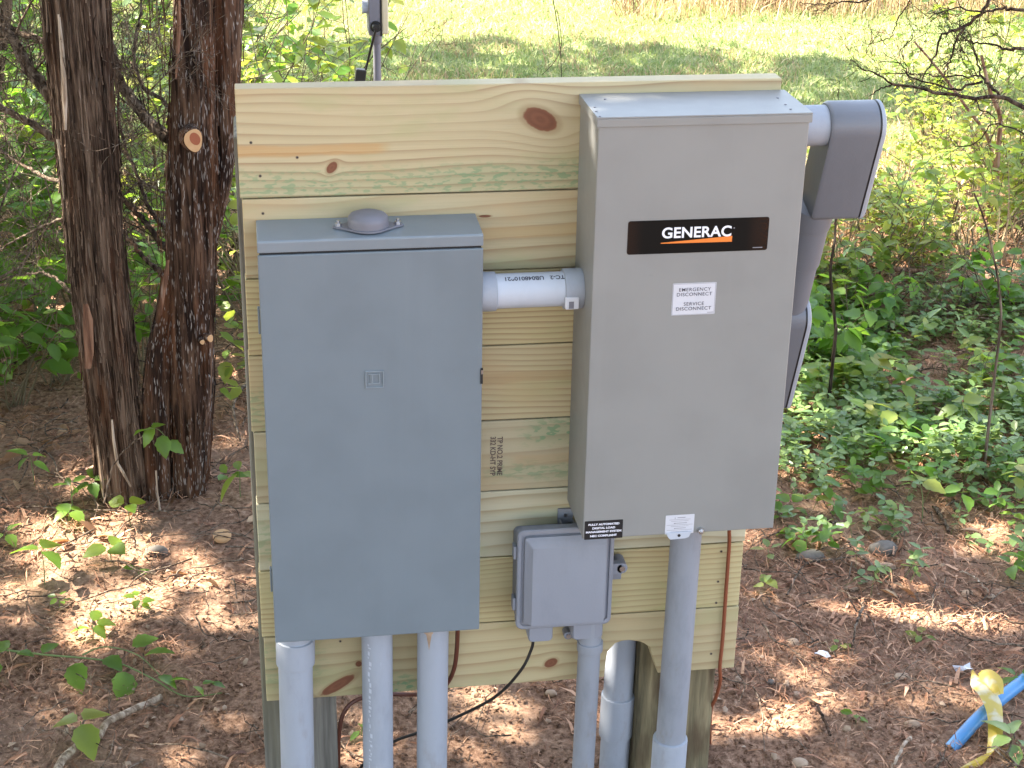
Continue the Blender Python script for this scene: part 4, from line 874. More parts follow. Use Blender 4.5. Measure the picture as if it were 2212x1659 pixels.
limb(tR, c1p([(1600, 280), (1500, 430), (1460, 600), (1390, 770), (1300, 860)]), Yb, Yb+.05, .003, .001, 5, .13, 1, 'twigd', 37, tr=.0013)
limb(tR, [(2420, 90)]+c1p([(2212, 490), (2080, 520), (1900, 470), (1700, 440), (1550, 420)]), Yb-.1, Yb+.1, .0052, .001, 11, .2, 1, 'twigd', 38, tr=.0016)
limb(tR, [(2420, 20)]+c1p([(2212, 100), (1980, 90), (1750, 130), (1500, 80), (1200, 200)]), Yb-.1, Yb+.1, .005, .001, 12, .2, 1, 'twigd', 39, tr=.0016)
limb(tR, c1p([(1700, 1025), (1760, 1150), (1880, 1200), (1920, 1330), (1800, 1560)]), Yb, Yb+.1, .002, .001, 5, .12, 1, 'twigd', 40, tr=.0012)
limb(tR, c1p([(1050, -80), (990, 60), (880, 230), (830, 380), (720, 430), (600, 455)]), Yb, Yb+.1, .002, .0008, 6, .15, 1, 'twigd', 41, tr=.001)
limb(tR, c1p([(700, -30), (560, 10), (300, 20), (100, 40), (-150, 30)]), Yb, Yb+.1, .003, .0008, 6, .08, 1, 'twigd', 42, tr=.001)
limb(tR, [(2420, 400)]+c1p([(2212, 1400), (1900, 1310), (1700, 1500), (1500, 1520), (1390, 1350)]), Yb, Yb+.1, .0025, .0008, 5, .13, 1, 'twigd', 43, tr=.0012)
ht = thing('hanging_twig', P(1195, -140, 1.1), 'thin bare twig hanging in front of the bright meadow, above the board', 'twig')
T = TW(); T.tube(curve_pts([P(1175, -140, 1.1), P(1195, 0, 1.1), P(1205, 60, 1.1), P(1211, 120, 1.1), P(1213, 172, 1.1)], 24), .0013, .0009, 5); T.tube(curve_pts([P(1203, 20, 1.1), P(1213, 90, 1.12), P(1200, 130, 1.1), P(1170, 163, 1.1)], 18), .0010, .0006, 5); T.build('stem', M['twigd'], ht)
for k_ in range(1): pass

# ------------------------------------------------------------ meadow grass, dry growth, litter
def blades(name, n, xr, yr, h, mat, test=None, wd=.004, lean=.5, hz=0.):
    x = RNG.uniform(*xr, n); y = RNG.uniform(*yr, n)
    if test is not None: k = test(x, y); x, y = x[k], y[k]
    n = len(x); z = terrain(x, y)+hz; a = RNG.uniform(0, 6.28, n); H = h*RNG.uniform(.4, 1.25, n); b = RNG.uniform(0, 6.28, n); l = RNG.uniform(0, lean, n)*H
    wv = wd*RNG.uniform(.6, 1.4, n); p = np.stack([x, y, z-.01], -1); s = np.stack([np.cos(a)*wv, np.sin(a)*wv, 0*a], -1); m_ = p+np.stack([np.cos(b)*l*.35, np.sin(b)*l*.35, H*.62], -1); t = p+np.stack([np.cos(b)*l*1.2, np.sin(b)*l*1.2, H], -1)
    v = np.stack([p-s, p+s, m_+s*.75, m_-s*.75, t], 1); base = (np.arange(n)*5)[:, None]
    T_ = np.array([[0, 1, 2], [0, 2, 3], [3, 2, 4]]); o = fast_mesh(name, v, (T_[None]+base[:, :, None]), M[mat], None, False, True); return tag(o, None, None, None, 'stuff')
def lab(o, l, c): o['label'] = l; o['category'] = c; return o
def infr(x, y, z=0, pad=80):
    p = np.stack([x, y, 0*x+z], -1); u, v = PR(p); return u, v, (((p-CP)@FW) > .3) & (u > -pad) & (u < 2212+pad) & (v > -pad-60) & (v < 1659+pad)
lab(blades('meadow_grass', 190000, (-2.2, 7.2), (4.1, 10.5), .048, 'grass', lambda x, y: infr(x, y, 0, 200)[2] & (y > 4.4+(fbm(x*1.5, y*1.5, 61, 3)-.45)*1.6) , .0038, 1.6), 'short sunlit meadow grass behind the board', 'grass')
lab(blades('dry_meadow_straw', 70000, (-2.2, 7.2), (3.6, 10.5), .06, 'straw', lambda x, y: infr(x, y, 0, 200)[2] & (fbm(x*2.2, y*2.2, 71, 3) > .44), .003, 1.5), 'dry straw lying among the meadow grass', 'dry grass')
lab(blades('tall_dry_weeds', 26000, (1.2, 7.4), (2.7, 10.5), .30, 'straw', lambda x, y: infr(x, y, 0, 200)[2] & (((PR(np.stack([x, y, 0*x], -1))[1] < 52) & (PR(np.stack([x, y, 0*x], -1))[0] > 1380)) | ((x > 1.9+(y-2.7)*.42) & (y < 4.6) & (fbm(x*3, y*3, 75, 3) > .44))), .003, 1.0), 'tall tangled dry weeds at the right meadow edge', 'dry grass')
lab(blades('dry_brush', 30000, (.8, 7.6), (6.6, 11.), .22, 'brush', lambda x, y: infr(x, y, 0, 200)[2] & (PR(np.stack([x, y, 0*x], -1))[1] < 40+(fbm(x*1.5, y*1.5, 78, 3)-.45)*60) & (PR(np.stack([x, y, 0*x], -1))[0] > 1330) & (fbm(x*2.6, y*2.6, 79, 3) > .44), .003, 1.8), 'brown dry brush along the far meadow edge, top right', 'dry brush')
def flatbits(name, n, tmpl, ls, mat, xr, yr, dens=None, asp=(1, 1, 1), hz=.006, tl=.3):
    x = RNG.uniform(*xr, n); y = RNG.uniform(*yr, n); k = infr(x, y)[2]
    if dens is not None: k &= RNG.uniform(0, 1, n) < dens(x, y)
    x, y = x[k], y[k]; n = len(x); z = terrain(x, y)+RNG.uniform(0, 1, n)**2*hz+.003
    R = rot_basis(RNG.uniform(0, 6.28, n), RNG.normal(0, tl, n), RNG.normal(0, tl*1.4, n)); s = ls*RNG.uniform(.5, 1.3, n)
    S = s[:, None]*np.array(asp)[None]; return tag(scatter(name, tmpl, np.stack([x, y, z], -1), R, S, M[mat]), None, None, None, 'stuff')
NEED = (np.array([(0, -.5, 0), (0, .5, 0), (.5, .4, .12), (.5, -.4, .12), (1, 0, 0)]), [(0, 1, 2, 3), (3, 2, 4, 4)])
def dl(x, y):
    u, v, _ = infr(x, y); a = fbm(x*2.3, y*2.3, 81, 4); bare = np.clip((v-1380)/160, 0, 1)*(u < 1300)+np.clip((v-1430)/120, 0, 1)*(u > 1550)*.8
    return np.clip(.25+(a-.35)*3.2, .12, 1)*(1-.62*np.clip(bare, 0, 1))*np.clip((5.2-y)/1.5, 0, 1)
lab(flatbits('needle_litter', 330000, NEED, .034, 'needle', (-1.7, 4.2), (-.3, 5), dl, (1, .055, 1), .018, .32), 'red brown cedar needles covering the forest floor', 'litter')
lab(flatbits('bark_litter', 16000, NEED, .05, 'needle', (-1.7, 4.2), (-.3, 5), dl, (1, .16, 1), .012, .22), 'scraps of bark lying on the forest floor', 'litter')
lab(flatbits('dead_leaf_litter', 5200, LEAF, .05, 'deadleaf', (-1.7, 4.6), (.6, 5), lambda x, y: np.clip((fbm(x*2, y*2, 91, 3)-.38)*3, .05, 1), (1, .9, 2), .015, .4), 'dry fallen leaves on the forest floor', 'litter')
PEB = (np.array([(1, 0, 0), (.3, .8, 0), (-.8, .5, 0), (-.9, -.4, 0), (.2, -.9, 0), (.1, .05, .75), (.0, 0, -.5)]), [(0, 1, 5, 5), (1, 2, 5, 5), (2, 3, 5, 5), (3, 4, 5, 5), (4, 0, 5, 5)])
lab(flatbits('soil_crumbs', 42000, PEB, .0055, 'soil', (-1.2, 2.6), (-.4, 2.2), lambda x, y: np.clip((infr(x, y)[1]-1150)/300, .1, 1), (1, .8, .8), .003, .5), 'small crumbs of soil under the board', 'soil')
lab(flatbits('gravel', 1100, PEB, .0095, 'tanstone', (-1.2, 2.8), (-.4, 2.2), lambda x, y: np.clip((infr(x, y)[1]-1150)/300, .1, 1), (1, .8, .8), .003, .5), 'scattered tan pebbles in the disturbed soil', 'pebbles')
T = TW()
for i in range(3800):
    y = RNG.uniform(-.2, 4.2); x = RNG.uniform(-1.5, 3.9); u, v, k = infr(np.array([x]), np.array([y]))
    if not k[0] or (v[0] > 1400 and RNG.uniform() < .6): continue
    q = wander((x, y, 0), (*RNG.normal(0, 1, 2), 0), RNG.uniform(.03, .26)*(1 if i % 3 else .5), 7, .6, 0); q[:, 2] = terrain(q[:, 0], q[:, 1])+RNG.uniform(.003, .03)+np.abs(RNG.normal(0, .006, 7)); r = RNG.uniform(.0009, .0028); T.tube(q, r, r*.5, 5)
    if RNG.uniform() < .4: twigs(T, q, r, .08, 0, 2)
o = T.build('fallen_twigs', M['twig']); tag(o, 'tangle of small fallen twigs all over the forest floor', 'twigs', None, 'stuff')

# ------------------------------------------------------------ ground cover of small leaves, right
def cover(n, test, ls, h, mat, name, l, seed=0):
    rg = np.random.default_rng(seed); x = rg.uniform(.9, 3.4, n); y = rg.uniform(.4, 3.4, n); u, v, k = infr(x, y); k &= rg.uniform(0, 1, n) < test(u, v, x, y); x, y = x[k], y[k]; n = len(x)
    hh = h*rg.uniform(.25, 1.2, n); T = TW(); pos = []; az = []; tl = []
    for i in range(n):
        g = np.array([x[i], y[i], float(terrain(x[i], y[i]))]); top = g+(rg.normal(0, .02), rg.normal(0, .02), hh[i]); T.tube(np.array([g, (g+top)/2+rg.normal(0, .004, 3), top]), .0009, .0006, 3); a = rg.uniform(0, 6.28)
        for lvl in range(2+int(hh[i] > h*.7)):
            for j in range(2 if lvl else 3): pos.append(top-(0, 0, lvl*.018)); az.append(a+j*(3.14 if lvl else 2.09)+lvl*1.57+rg.normal(0, .2)); tl.append(rg.normal(.05, .25))
    pos = np.array(pos); k = len(pos); o = scatter(name, LEAF, pos, rot_basis(np.array(az), np.array(tl), rg.normal(0, .3, k)), ls*rg.uniform(.5, 1.25, k), M[mat]); tag(o, l, 'ground cover', None, 'stuff')
    s_ = T.build(name+'_stems', M['stemg']); tag(s_, 'thin green stems under the ground cover leaves', 'ground cover', None, 'stuff')
def tc(u, v, x, y):
    core = np.clip(1-np.abs((v-870-(u-1950)*.05)/215)**4, 0, 1)*np.clip((u-1640)/60, 0, 1); nn = fbm(x*4, y*4, 95, 3); a = core*np.clip((nn-.22)*7, .15, 1)
    spr = .12*(u > 1600)*(v > 1000)*(v < 1330)*(nn > .45)+.05*(u > 1600)*(v > 560)*(v < 700); return np.clip(a+spr, 0, 1)
cover(9500, tc, .033, .085, 'vine', 'ground_cover', 'low glossy green ground cover right of the board', 3)
cover(2600, lambda u, v, x, y: .5*((u > 1600) & (v > 720) & (v < 1250) & (fbm(x*5, y*5, 99, 3) > .5)), .045, .10, 'leaf', 'ground_cover_sprouts', 'brighter green sprouts among the ground cover', 4)

cover(800, lambda u, v, x, y: .6*((u > 1640) & (v > 560) & (v < 1120) & (fbm(x*6, y*6, 103, 3) > .46)), .052, .15, 'leafy', 'mixed_undergrowth', 'taller yellow green sprouts standing among the ground cover', 6)
# ------------------------------------------------------------ shrubs, left background
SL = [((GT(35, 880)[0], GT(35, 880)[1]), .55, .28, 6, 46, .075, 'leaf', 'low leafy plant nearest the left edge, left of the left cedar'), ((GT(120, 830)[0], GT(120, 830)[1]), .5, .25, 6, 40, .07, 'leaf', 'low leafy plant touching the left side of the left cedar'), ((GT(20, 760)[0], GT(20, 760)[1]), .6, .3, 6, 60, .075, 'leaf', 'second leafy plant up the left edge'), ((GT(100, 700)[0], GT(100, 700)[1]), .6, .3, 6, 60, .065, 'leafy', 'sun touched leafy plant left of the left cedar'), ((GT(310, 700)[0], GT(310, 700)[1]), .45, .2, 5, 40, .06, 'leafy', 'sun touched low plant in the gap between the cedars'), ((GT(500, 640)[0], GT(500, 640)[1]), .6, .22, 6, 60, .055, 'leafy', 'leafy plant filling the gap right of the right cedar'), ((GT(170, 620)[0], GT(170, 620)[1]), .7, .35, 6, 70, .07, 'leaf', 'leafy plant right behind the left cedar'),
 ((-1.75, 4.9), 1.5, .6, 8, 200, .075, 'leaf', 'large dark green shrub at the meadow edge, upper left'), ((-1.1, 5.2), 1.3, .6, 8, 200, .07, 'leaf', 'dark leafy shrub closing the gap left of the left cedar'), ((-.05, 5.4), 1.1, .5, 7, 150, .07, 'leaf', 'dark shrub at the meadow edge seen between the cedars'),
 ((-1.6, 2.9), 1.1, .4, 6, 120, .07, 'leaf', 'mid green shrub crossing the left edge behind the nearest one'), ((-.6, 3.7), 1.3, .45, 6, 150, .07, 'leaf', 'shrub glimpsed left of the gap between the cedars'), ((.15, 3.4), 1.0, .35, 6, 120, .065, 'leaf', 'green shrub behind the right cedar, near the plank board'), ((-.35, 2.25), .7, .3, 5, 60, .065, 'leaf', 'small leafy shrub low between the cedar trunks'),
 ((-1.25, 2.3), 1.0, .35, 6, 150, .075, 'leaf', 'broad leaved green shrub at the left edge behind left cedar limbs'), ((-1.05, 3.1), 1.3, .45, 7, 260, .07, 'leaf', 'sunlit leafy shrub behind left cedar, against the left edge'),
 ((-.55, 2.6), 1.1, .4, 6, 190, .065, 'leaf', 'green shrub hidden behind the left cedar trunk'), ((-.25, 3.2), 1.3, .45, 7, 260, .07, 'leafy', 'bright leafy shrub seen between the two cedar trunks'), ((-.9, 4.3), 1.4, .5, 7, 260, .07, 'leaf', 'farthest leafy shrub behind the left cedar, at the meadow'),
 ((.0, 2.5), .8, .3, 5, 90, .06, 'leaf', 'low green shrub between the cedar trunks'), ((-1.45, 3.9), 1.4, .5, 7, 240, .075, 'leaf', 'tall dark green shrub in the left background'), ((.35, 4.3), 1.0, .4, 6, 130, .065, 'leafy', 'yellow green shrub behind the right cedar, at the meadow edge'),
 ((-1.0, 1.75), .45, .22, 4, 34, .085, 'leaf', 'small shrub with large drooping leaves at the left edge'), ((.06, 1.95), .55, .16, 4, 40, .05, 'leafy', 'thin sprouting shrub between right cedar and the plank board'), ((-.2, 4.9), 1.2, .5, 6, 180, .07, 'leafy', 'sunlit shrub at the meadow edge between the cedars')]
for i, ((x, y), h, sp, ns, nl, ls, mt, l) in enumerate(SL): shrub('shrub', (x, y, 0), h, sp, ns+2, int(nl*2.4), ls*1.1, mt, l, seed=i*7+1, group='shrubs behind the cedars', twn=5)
bp_ = P(520, 200, 2.25)
shrub('shrub', (bp_[0]+.05, 2.3, 0), 1.22, .32, 8, 190, .062, 'leafy', 'backlit green bush spilling right of the right cedar, above the board', seed=77, group='shrubs behind the cedars', twn=6, low=.55, lean=(.10, 0), leaf=BIGLEAF)
for i, ((x, y), h, sp, n_, l) in enumerate([((-1.15, 2.0), 1.1, .5, 9, 'grey dead brush tangle at the left edge'), ((-.75, 3.4), 1.4, .6, 10, 'dead brush tangle behind the left cedar'), ((-.1, 2.9), 1.2, .5, 9, 'dead brush tangle between the cedar trunks'), ((-.45, 4.4), 1.5, .7, 10, 'tall dead brush at the meadow edge between cedars')]):
    rg = np.random.default_rng(i+40); o = thing('dead_brush', tz((x, y, 0)), l, 'dead brush', 'dead brush behind the cedars'); T = TW()
    for j in range(n_):
        a = rg.uniform(0, 6.28); q = wander(tz((x+rg.normal(0, .12), y+rg.normal(0, .12), 0)), (math.cos(a)*.7, math.sin(a)*.7, 1), h*rg.uniform(.7, 1.2), 10, .7, -.3, rg); T.tube(q, rg.uniform(.003, .007), .0015, 5); twigs(T, q, .003, h*.4, 2, 5, .7, 1.2, .0009, rg)
    T.build('stems', M['twig'], o)

# ------------------------------------------------------------ shrubs and saplings, right
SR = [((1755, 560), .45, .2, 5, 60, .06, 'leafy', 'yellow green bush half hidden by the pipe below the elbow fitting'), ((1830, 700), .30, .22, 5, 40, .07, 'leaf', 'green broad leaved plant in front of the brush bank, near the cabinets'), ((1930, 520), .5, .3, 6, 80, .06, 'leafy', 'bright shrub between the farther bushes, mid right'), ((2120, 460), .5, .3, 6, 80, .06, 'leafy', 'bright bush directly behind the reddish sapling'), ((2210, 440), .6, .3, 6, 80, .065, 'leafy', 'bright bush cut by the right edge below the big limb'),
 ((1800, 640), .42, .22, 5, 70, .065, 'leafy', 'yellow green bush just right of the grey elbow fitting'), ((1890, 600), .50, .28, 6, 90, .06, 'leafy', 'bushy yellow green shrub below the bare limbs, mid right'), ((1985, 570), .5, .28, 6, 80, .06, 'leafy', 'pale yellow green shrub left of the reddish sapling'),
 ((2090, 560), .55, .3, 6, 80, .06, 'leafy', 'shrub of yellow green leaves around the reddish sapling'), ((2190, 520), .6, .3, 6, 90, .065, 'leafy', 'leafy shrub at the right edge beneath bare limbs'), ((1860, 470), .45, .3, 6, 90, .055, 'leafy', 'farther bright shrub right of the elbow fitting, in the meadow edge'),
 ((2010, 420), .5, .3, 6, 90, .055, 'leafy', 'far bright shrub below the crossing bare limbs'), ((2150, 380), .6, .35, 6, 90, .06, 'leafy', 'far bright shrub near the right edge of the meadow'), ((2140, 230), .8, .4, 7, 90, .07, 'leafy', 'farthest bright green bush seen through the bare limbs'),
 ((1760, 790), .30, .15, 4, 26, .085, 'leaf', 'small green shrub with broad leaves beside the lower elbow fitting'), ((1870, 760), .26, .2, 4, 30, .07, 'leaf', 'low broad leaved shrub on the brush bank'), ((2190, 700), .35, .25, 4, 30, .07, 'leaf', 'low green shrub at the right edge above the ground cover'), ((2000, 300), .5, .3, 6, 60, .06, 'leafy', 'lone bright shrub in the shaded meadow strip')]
for i, ((u, v), h, sp, ns, nl, ls, mt, l) in enumerate(SR): shrub('shrub', GT(u, v), h, sp, ns+3, int(nl*3.6), ls*.86, mt, l, seed=i*5+200, group='shrubs at the right meadow edge', twn=4, leaf=BIGLEAF if nl < 60 else LEAF)
def sapling(pix, y, r0, r1, l, mat='twig', nl=0, ls=.05, lm='leafy', seed=0, nt=8, L=.2):
    pts = curve_pts([P(u, v, y) for u, v in pix], 30); g = tz((pts[-1][0], pts[-1][1], 0))-(0, 0, .03); pts = np.vstack([pts, g]); o = thing('sapling', g, l, 'sapling', 'thin saplings at the right'); rg = np.random.default_rng(seed)
    T = TW(); T.tube(pts, r1, r0, 7); ends = []; twigs(T, pts[:int(len(pts)*.7)], .0018, L, 1, nt, .5, 1.1, .0007, rg, ends); T.build('trunk', M[mat], o)
    if nl:
        pos = np.array([ends[rg.integers(len(ends))][rg.integers(1, 6)] for _ in range(nl)]); scatter('foliage', LEAF, pos, rot_basis(rg.uniform(0, 6.28, nl), rg.normal(0, .4, nl), rg.normal(0, .4, nl)), ls*rg.uniform(.6, 1.2, nl), M[lm], o)
M['sapbark'] = bark('reddish_sapling_bark', (.14, .07, .05), (.28, .16, .11), (.42, .28, .2), 0, .4)
sapling([(2120, 120), (2140, 200), (2160, 250), (2158, 300), (2153, 360), (2146, 430), (2142, 500)], 3.3, .014, .006, 'reddish brown sapling with thicker trunk near the right edge', 'sapbark', 26, .06, seed=1)
sapling([(1975, 90), (2010, 130), (2050, 180), (2090, 235), (2130, 290), (2148, 350)], 3.5, .008, .004, 'leaning pale sapling joining the reddish one', 'sapbark', 0, seed=2, nt=4)
sapling([(2104, 417), (2128, 480), (2150, 570), (2162, 660), (2160, 713), (2150, 800), (2138, 900), (2128, 990), (2121, 1062)], 1.25, .0050, .0022, 'slender brown sapling standing in the ground cover, right', 'twig', 8, .05, 'leaf', seed=3, nt=6)
sapling([(1806, 455), (1803, 520), (1794, 580), (1798, 640), (1806, 712)], 1.75, .0055, .003, 'short dark forked sapling below the upper elbow fitting', 'twigd', 6, .06, 'leaf', seed=4, nt=5)
sapling([(2070, 430), (2056, 486), (2040, 530), (2032, 560), (2028, 600)], 2.75, .007, .003, 'dark crooked sapling on the brush bank', 'twigd', 8, .06, 'leaf', seed=5, nt=8, L=.3)
sapling([(2043, 385), (2039, 430), (2034, 470), (2030, 500)], 3.4, .009, .006, 'broken pale sunlit stalk at the meadow edge', 'barkpale', 0, seed=6, nt=2, L=.1)
T = TW(); rg = np.random.default_rng(5)
for i in range(260):
    g = GT(rg.uniform(1720, 2230), rg.uniform(420, 690)); q = wander(g, (rg.normal(0, 1), rg.normal(0, 1), rg.uniform(.2, 1.4)), rg.uniform(.15, .55), 8, .7, -.6, rg); T.tube(q, rg.uniform(.001, .0026), .0007, 4)
    if i % 2: twigs(T, q, .0015, .15, 0, 3, rng=rg)
o = T.build('weed_stalks', M['twig']); tag(o, 'tangle of dry weed stalks along the right brush bank', 'dry weeds', None, 'stuff')

# ------------------------------------------------------------ single small plants
SE = [(96, 1262, .10, 3, .085, 'leaf', 'three large green leaves, lowest left seedling in the dappled litter', BIGLEAF), (160, 1105, .09, 4, .045, 'leaf', 'bright small seedling left of the left cedar foot', LEAF), (207, 1085, .08, 5, .055, 'leaf', 'yellow green seedling touching the left cedar foot', BIGLEAF), (150, 1130, .05, 4, .05, 'leaf', 'low leafy seedling among litter, left of both cedars', BIGLEAF),
 (283, 1140, .08, 3, .05, 'leaf', 'pale upright leaf seedling in front of the cedar foot', ROUNDLEAF), (240, 1215, .06, 3, .055, 'leaf', 'pair of round green leaves below the cedar foot', ROUNDLEAF), (300, 1240, .03, 5, .026, 'leaf', 'tiny pale sprout beside the dark stone', LEAF), (297, 1325, .05, 5, .032, 'leaf', 'five leaved sprout in the sunlit litter', BIGLEAF), (200, 1380, .05, 4, .045, 'leaf', 'flat green seedling above the trailing vine', BIGLEAF), (130, 1320, .05, 5, .03, 'leaf', 'tiny sprout left of the five leaved one', LEAF),
 (180, 1625, .09, 3, .075, 'leafy', 'two big yellowing leaves beside the bent stick', BIGLEAF), (520, 1075, .09, 3, .08, 'leafy', 'tall narrow leaf seedling beside the board edge', LONGLEAF), (488, 1062, .07, 3, .05, 'leaf', 'small sprout between right cedar and the board edge', LEAF), (75, 1050, .10, 4, .06, 'leaf', 'drooping seedling at the far left, level with cedar feet', LONGLEAF),
 (20, 1180, .05, 3, .05, 'leaf', 'small seedling at the left edge in dappled light', BIGLEAF), (1895, 850, .13, 5, .085, 'leafy', 'seedling with the largest pale oval leaf above the ground cover', ROUNDLEAF), (1760, 770, .12, 3, .07, 'leaf', 'upright seedling at the back of the ground cover', BIGLEAF), (1930, 960, .12, 5, .07, 'leafy', 'broad leaved seedling in the middle of the ground cover', BIGLEAF), (2080, 950, .13, 4, .065, 'leafy', 'bright seedling right of centre in the ground cover', BIGLEAF), (2170, 900, .12, 3, .09, 'leafy', 'long bright leaf seedling near the slender sapling', LONGLEAF),
 (1990, 1130, .13, 3, .065, 'leafy', 'hanging pair of bright leaves before the ground cover', BIGLEAF), (2065, 1120, .10, 4, .055, 'leaf', 'leafy seedling with curled leaves, right of the hanging pair', BIGLEAF), (1790, 1080, .06, 5, .035, 'leafy', 'pale sprout left in front of the ground cover', LEAF), (1870, 1130, .05, 5, .045, 'leafy', 'yellow green seedling flat on the litter', BIGLEAF), (1705, 1110, .04, 4, .05, 'leaf', 'sprout next to the bottom right edge of the tall box', BIGLEAF), (1720, 1190, .05, 4, .045, 'leaf', 'dull green seedling left of the grey stones', BIGLEAF), (1660, 1215, .05, 4, .035, 'leafy', 'pale sprout touching the right board edge', LEAF), (2180, 1250, .05, 4, .045, 'leaf', 'seedling at the right edge above the blue pipe', BIGLEAF), (1815, 1405, .03, 4, .03, 'leafy', 'tiny sprout in the shaded soil right of the board', LEAF), (2190, 1500, .06, 5, .05, 'leaf', 'seedling beside the blue pipe at the right edge', LONGLEAF), (2180, 1620, .05, 5, .06, 'vine', 'pale green leaves at the lower right corner', BIGLEAF), (1850, 1560, .03, 4, .03, 'leaf', 'small dark sprout in the bottom right soil', LEAF), (780, 1590, .03, 3, .03, 'leaf', 'small sprout seen between the conduits', LEAF), (1990, 1385, .03, 4, .035, 'leafy', 'sprout in the large sunlit patch, right', LEAF)]
for i, (u, v, h, nl, ls, mt, l, lf) in enumerate(SE): seedling(u, v, h, nl, ls, mt, l, leaf=lf, seed=i)
sp_ = thing('sprig', P(345, 975, 1.33), 'leafy sprig growing against the cedar buttress', 'young plant'); T = TW(); q = curve_pts([P(372, 965, 1.33), P(355, 940, 1.31), P(335, 925, 1.30), P(312, 930, 1.29)], 15); T.tube(q, .0012, .0008, 4); T.build('stem', M['stemg'], sp_)
scatter('leaves', BIGLEAF, np.array([P(318, 928, 1.29), P(335, 925, 1.3), P(350, 940, 1.3), P(362, 955, 1.3), P(328, 925, 1.29)]), rot_basis(np.array([2.6, 3.4, -1.4, -.3, .6]), np.array([-.3, -.8, -.9, -.5, .2]), np.array([.3, -.4, .2, .6, 0])), np.array([.045, .06, .06, .05, .04]), M['leaf'], sp_, True)
vn = thing('trailing_vine', GT(200, 1450), 'trailing green vine lying on the soil at lower left', 'vine'); q = curve_pts([GT(u, v)+(0, 0, h) for u, v, h in ((-60, 1420, .03), (40, 1432, .03), (110, 1440, .03), (190, 1447, .03), (260, 1458, .03), (330, 1482, .02), (400, 1512, .01), (480, 1505, .01))], 50); T = TW(); T.tube(q, .003, .0014, 6); T.tube(curve_pts([GT(180, 1440)+(0, 0, .03), GT(230, 1430)+(0, 0, .04), GT(300, 1440)+(0, 0, .03), GT(350, 1480)+(0, 0, .02)], 20), .002, .001, 6); T.build('stem', M['stemg'], vn)
vl = [(288, 1425, .06, .3, .3), (315, 1445, .07, -.2, .4), (165, 1462, .075, -1.4, -.3), (272, 1480, .08, -1.6, -.4), (95, 1440, .05, .9, .2), (10, 1470, .08, 3.4, 0), (40, 1440, .045, -.5, .3), (230, 1450, .06, -.9, .1), (345, 1490, .05, -.6, -.1), (370, 1500, .045, .2, .1), (420, 1512, .035, -.8, 0), (440, 1508, .035, .5, 0), (460, 1506, .03, -.3, 0), (0, 1440, .05, 1.2, .3)]
scatter('leaves', BIGLEAF, np.array([GT(a, b)+(0, 0, .035) for a, b, *_ in vl]), rot_basis(np.array([c[3] for c in vl]), np.array([c[4] for c in vl]), RNG.normal(0, .3, len(vl))), np.array([c[2] for c in vl]), M['leaf'], vn, True)

# ------------------------------------------------------------ stones, sticks, cut pieces
def rock(u, v, wd, hh, asp, mat, l, seed=0, group='stones on the soil'):
    rg = np.random.default_rng(seed+60); c_ = GT(u, v); sc_ = np.linalg.norm(c_-CP)/FPX; a = wd*sc_/2; n_ = 14; m_ = 9; rings = []
    for i in range(m_):
        ph = -math.pi/2+math.pi*i/(m_-1); r = max(.02, math.cos(ph)); th_ = np.arange(n_)*2*math.pi/n_; k = 1+.22*(vnoise(np.cos(th_)*1.5+seed, np.sin(th_)*1.5+ph*1.3+9, seed)-.5)*2
        rings.append(np.stack([c_[0]+a*r*k*np.cos(th_), c_[1]+a*asp*r*k*np.sin(th_), np.full(n_, c_[2]+a*hh*math.sin(ph)+a*hh*.35)], -1))
    o = obj('stone', MB().loft(rings), M[mat], None, smooth=True, origin=c_); return tag(o, l, 'stone', group)
RK = [(1750, 1210, 62, .55, .7, 'greystone', 'grey rounded stone, left of the two at the litter edge'), (1908, 1192, 62, .6, .7, 'greystone', 'dark grey stone behind the flat tan one'), (1912, 1229, 48, .4, .6, 'tanstone', 'flat tan stone in front of the dark grey stone'), (1712, 1392, 30, .7, .9, 'tanstone', 'round tan stone right of the board, below the sunlit litter'), (1948, 1463, 36, .35, .6, 'tanstone', 'flat oval stone in the shaded soil, lower right'), (1971, 1567, 34, .5, .7, 'tanstone', 'pale angular stone near the bottom right'), (1726, 1652, 36, .6, .8, 'tanstone', 'tan stone cut by the bottom edge, right of post'),
 (2088, 1284, 24, .6, .8, 'tanstone', 'small tan stone beside the long twig at far right'), (2052, 1349, 24, .5, .7, 'tanstone', 'small stone in the middle of the brightest sun patch'), (1967, 1380, 20, .6, .8, 'tanstone', 'small round stone left of the sun patch'), (1837, 1273, 30, .4, .6, 'tanstone', 'pale flat stone among twigs right of the board'), (340, 1196, 52, .55, .5, 'greystone', 'dark greenish stone in front of the right cedar'), (208, 1440+145, 22, .6, .8, 'tanstone', 'small pale stone above the bent stick'), (1190, 1500, 26, .6, .8, 'tanstone', 'pale pebble seen under the board between conduits'), (1665, 1475, 18, .6, .8, 'greystone', 'small grey stone right of the right post'), (1720, 1500, 16, .6, .8, 'tanstone', 'tiny tan stone near the dark leaning stick'), (2140, 1290, 18, .6, .8, 'tanstone', 'tiny stone at far right above the sun patch')]
for i, a_ in enumerate(RK): rock(*a_, seed=i)
c_ = GT(480, 1166)+(0, 0, .012); sc_ = np.linalg.norm(c_-CP)/FPX; th_ = np.arange(24)*2*math.pi/24
def dr_(k, z_): return np.stack([c_[0]+19*sc_*k*np.cos(th_), c_[1]+22*sc_*k*np.sin(th_), np.full(24, c_[2]+z_)+.06*22*sc_*k*np.sin(th_)], -1)
o = obj('wood_slice', MB().loft([dr_(1.0, -.006), dr_(1.05, 0), dr_(.97, .004)]), M['cut'], None, True, 0, c_); tag(o, 'pale sawn wood slice lying right of the cedar foot', 'wood slice')
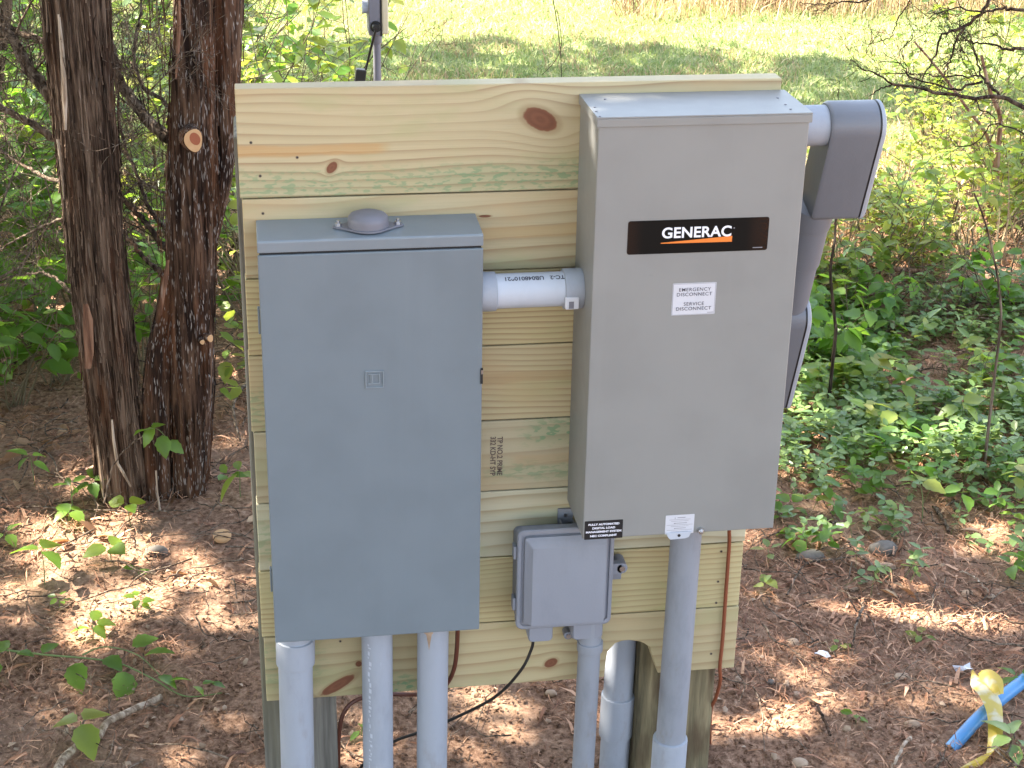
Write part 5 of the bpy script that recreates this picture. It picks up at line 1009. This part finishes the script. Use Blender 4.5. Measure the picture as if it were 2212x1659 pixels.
def stick(pix, r0, r1, l, mat='twig', h=.01, nt=0, seed=0, name='stick'):
    pts = curve_pts([GT(u, v)+(0, 0, r0+h*(1 if 0 < i < len(pix)-1 else .3)) for i, (u, v) in enumerate(pix)], 24); pts = pts+np.random.default_rng(seed).normal(0, .0012, pts.shape); T = TW(); T.tube(pts, r0, r1, 8)
    if nt: twigs(T, pts, r1, .08, 0, nt)
    o = T.build(name, M[mat]); tag(o, l, 'stick', 'sticks lying on the ground')
stick([(120, 1690), (140, 1655), (180, 1625), (215, 1608), (232, 1580), (285, 1552), (350, 1517)], .0090, .0072, 'thick bent pale stick at the lower left', 'barkpale', .012, 0, 1)
stick([(1866, 1318), (1856, 1350), (1846, 1380), (1838, 1415)], .004, .002, 'short pale stick standing in the litter right of the board', 'twig', .03, 2, 2)
stick([(1678, 1003), (1712, 1020), (1756, 1042)], .003, .002, 'thin twig by the lower right edge of the tall box', 'twig', .02, 2, 3)
stick([(2016, 1100), (2030, 1128), (2050, 1156)], .005, .004, 'grey mottled stick in front of the ground cover', 'twig', .015, 0, 4)
stick([(1744, 1522), (1765, 1556), (1792, 1600)], .0042, .003, 'dark leaning stick in the lower right soil', 'twigd', .03, 0, 5)
stick([(1966, 1604), (1948, 1632), (1925, 1668)], .0042, .003, 'tan stick at the bottom edge, right of the post', 'barkpale', .02, 0, 6)
stick([(1858, 1208), (1890, 1245), (1940, 1300)], .0035, .002, 'long straight twig crossing the litter right of the board', 'twig', .02, 2, 7)
stick([(2075, 1240), (2110, 1270), (2140, 1295)], .0025, .002, 'straight tan twig at far right above the sun patch', 'barkpale', .02, 0, 8)
stick([(1700, 1290), (1740, 1235), (1800, 1225), (1860, 1205)], .0028, .0015, 'curved grey twig below the grey stones', 'twig', .02, 2, 9)
stick([(60, 965), (110, 1000), (130, 1040)], .003, .002, 'bent grey twig left of the left cedar foot', 'twig', .02, 1, 10)
stick([(540, 835), (515, 880), (505, 920), (520, 965)], .007, .003, 'forked dead branch on the ground beside the board edge', 'twig', .04, 6, 11)
stick([(0, 1105), (90, 1112), (200, 1118), (350, 1122), (430, 1105)], .0028, .0016, 'long thin twig crossing in front of the cedar feet', 'twig', .02, 3, 12)
stick([(620, 1660+20), (560, 1600), (530, 1560)], .0018, .0012, 'thin twig in the soil left of the left post', 'twig', .01, 0, 13)
stick([(1780, 622), (1850, 600), (1930, 612), (2010, 600)], .012, .007, 'fallen reddish branch on the brush bank', 'sapbark', .04, 6, 14)
stick([(2020, 700), (2110, 680), (2230, 672)], .006, .004, 'dark fallen branch at the right edge above the ground cover', 'twigd', .04, 5, 15)

# ------------------------------------------------------------ blue pipe and yellow tape, lower right
b0, b1 = GT(2052, 1616), GT(2260, 1452); d = (b1-b0)/np.linalg.norm(b1-b0)
q = curve_pts([b0+(0, 0, -.005), b0+d*.12+(0, 0, .022), b0+d*.3+(0, 0, .028), b1+d*.5+(0, 0, .02)], 24); bpz = obj('blue_pipe', MB().tube(q, .0145, 24), M['blue'], None, True, 0, b0); tag(bpz, 'blue plastic pipe lying on the soil at lower right', 'pipe')
def ribbon(name, rows, mat, parent, lab_=None):
    L_ = []; R_ = []
    for u, v, h, wd, an in rows:
        p = GT(u, v)+np.array([0, 0, h]); s = np.linalg.norm(p-CP)/FPX; dv = RT*math.cos(an)+UP*math.sin(an); L_.append(p-dv*wd*s/2); R_.append(p+dv*wd*s/2)
    L_ = curve_pts(L_, 36); R_ = curve_pts(R_, 36); k = len(L_); Mi = (L_+R_)/2+np.array([0, -.004, .005]); v = list(L_)+list(Mi)+list(R_); f = []
    for c__ in range(2):
        for i in range(k-1): f.append((c__*k+i, c__*k+i+1, (c__+1)*k+i+1, (c__+1)*k+i))
    return obj(name, MB().add(v, f), M[mat], parent, smooth=True, origin=None if parent is not None else L_[0])
tp = thing('caution_tape', GT(2130, 1580), 'crumpled yellow plastic tape draped over the blue pipe', 'tape')
ribbon('tape', [(2094, 1490, .05, 3, 0), (2099, 1515, .06, 18, .2), (2108, 1535, .065, 36, .1), (2130, 1558, .06, 44, -.2), (2142, 1585, .05, 34, -.2), (2146, 1615, .03, 30, .1), (2138, 1640, .012, 34, .8), (2115, 1652, .008, 26, 1.2), (2085, 1662, .006, 12, 1.4), (2062, 1672, .005, 4, 1.4)], 'tape', tp)
ribbon('torn_flap', [(2108, 1510, .07, 10, .8), (2120, 1520, .075, 30, .7), (2140, 1535, .07, 34, .5), (2152, 1552, .06, 16, .3)], 'tape', tp)
for (u, v, l) in ((2078, 1458, 'small torn white scrap above the yellow tape'), (1776, 1424, 'crumpled pale scrap in the soil right of the board')):
    p = GT(u, v)+(0, 0, .012); b = MB(); rg = np.random.default_rng(u); pts = []
    for k in range(9): a = 6.28*k/9; r_ = rg.uniform(.010, .026); pts.append(p+(r_*math.cos(a), r_*.6*math.sin(a), rg.uniform(-.006, .014)))
    b.add([p+(0, 0, .012)]+pts, [(0, 1+k, 1+(k+1) % 9) for k in range(9)]); o = obj('scrap', b, M['white'], None, False, 0, p); tag(o, l, 'litter scrap', 'pale scraps on the soil')
yl = thing('yellow_leaf', GT(1647, 1270), 'yellowing fallen leaf cluster at the right board edge', 'leaf'); scatter('leaves', BIGLEAF, np.array([GT(1640+7*i, 1270+6*((i*3) % 4))+(0, 0, .02+.008*i) for i in range(4)]), rot_basis(np.array([.4, 2.2, -1.2, 3.9]), np.array([.1, -.2, .2, 0]), np.array([.3, -.2, .1, .4])), np.array([.04, .035, .04, .03]), M['leafy'], yl, True)
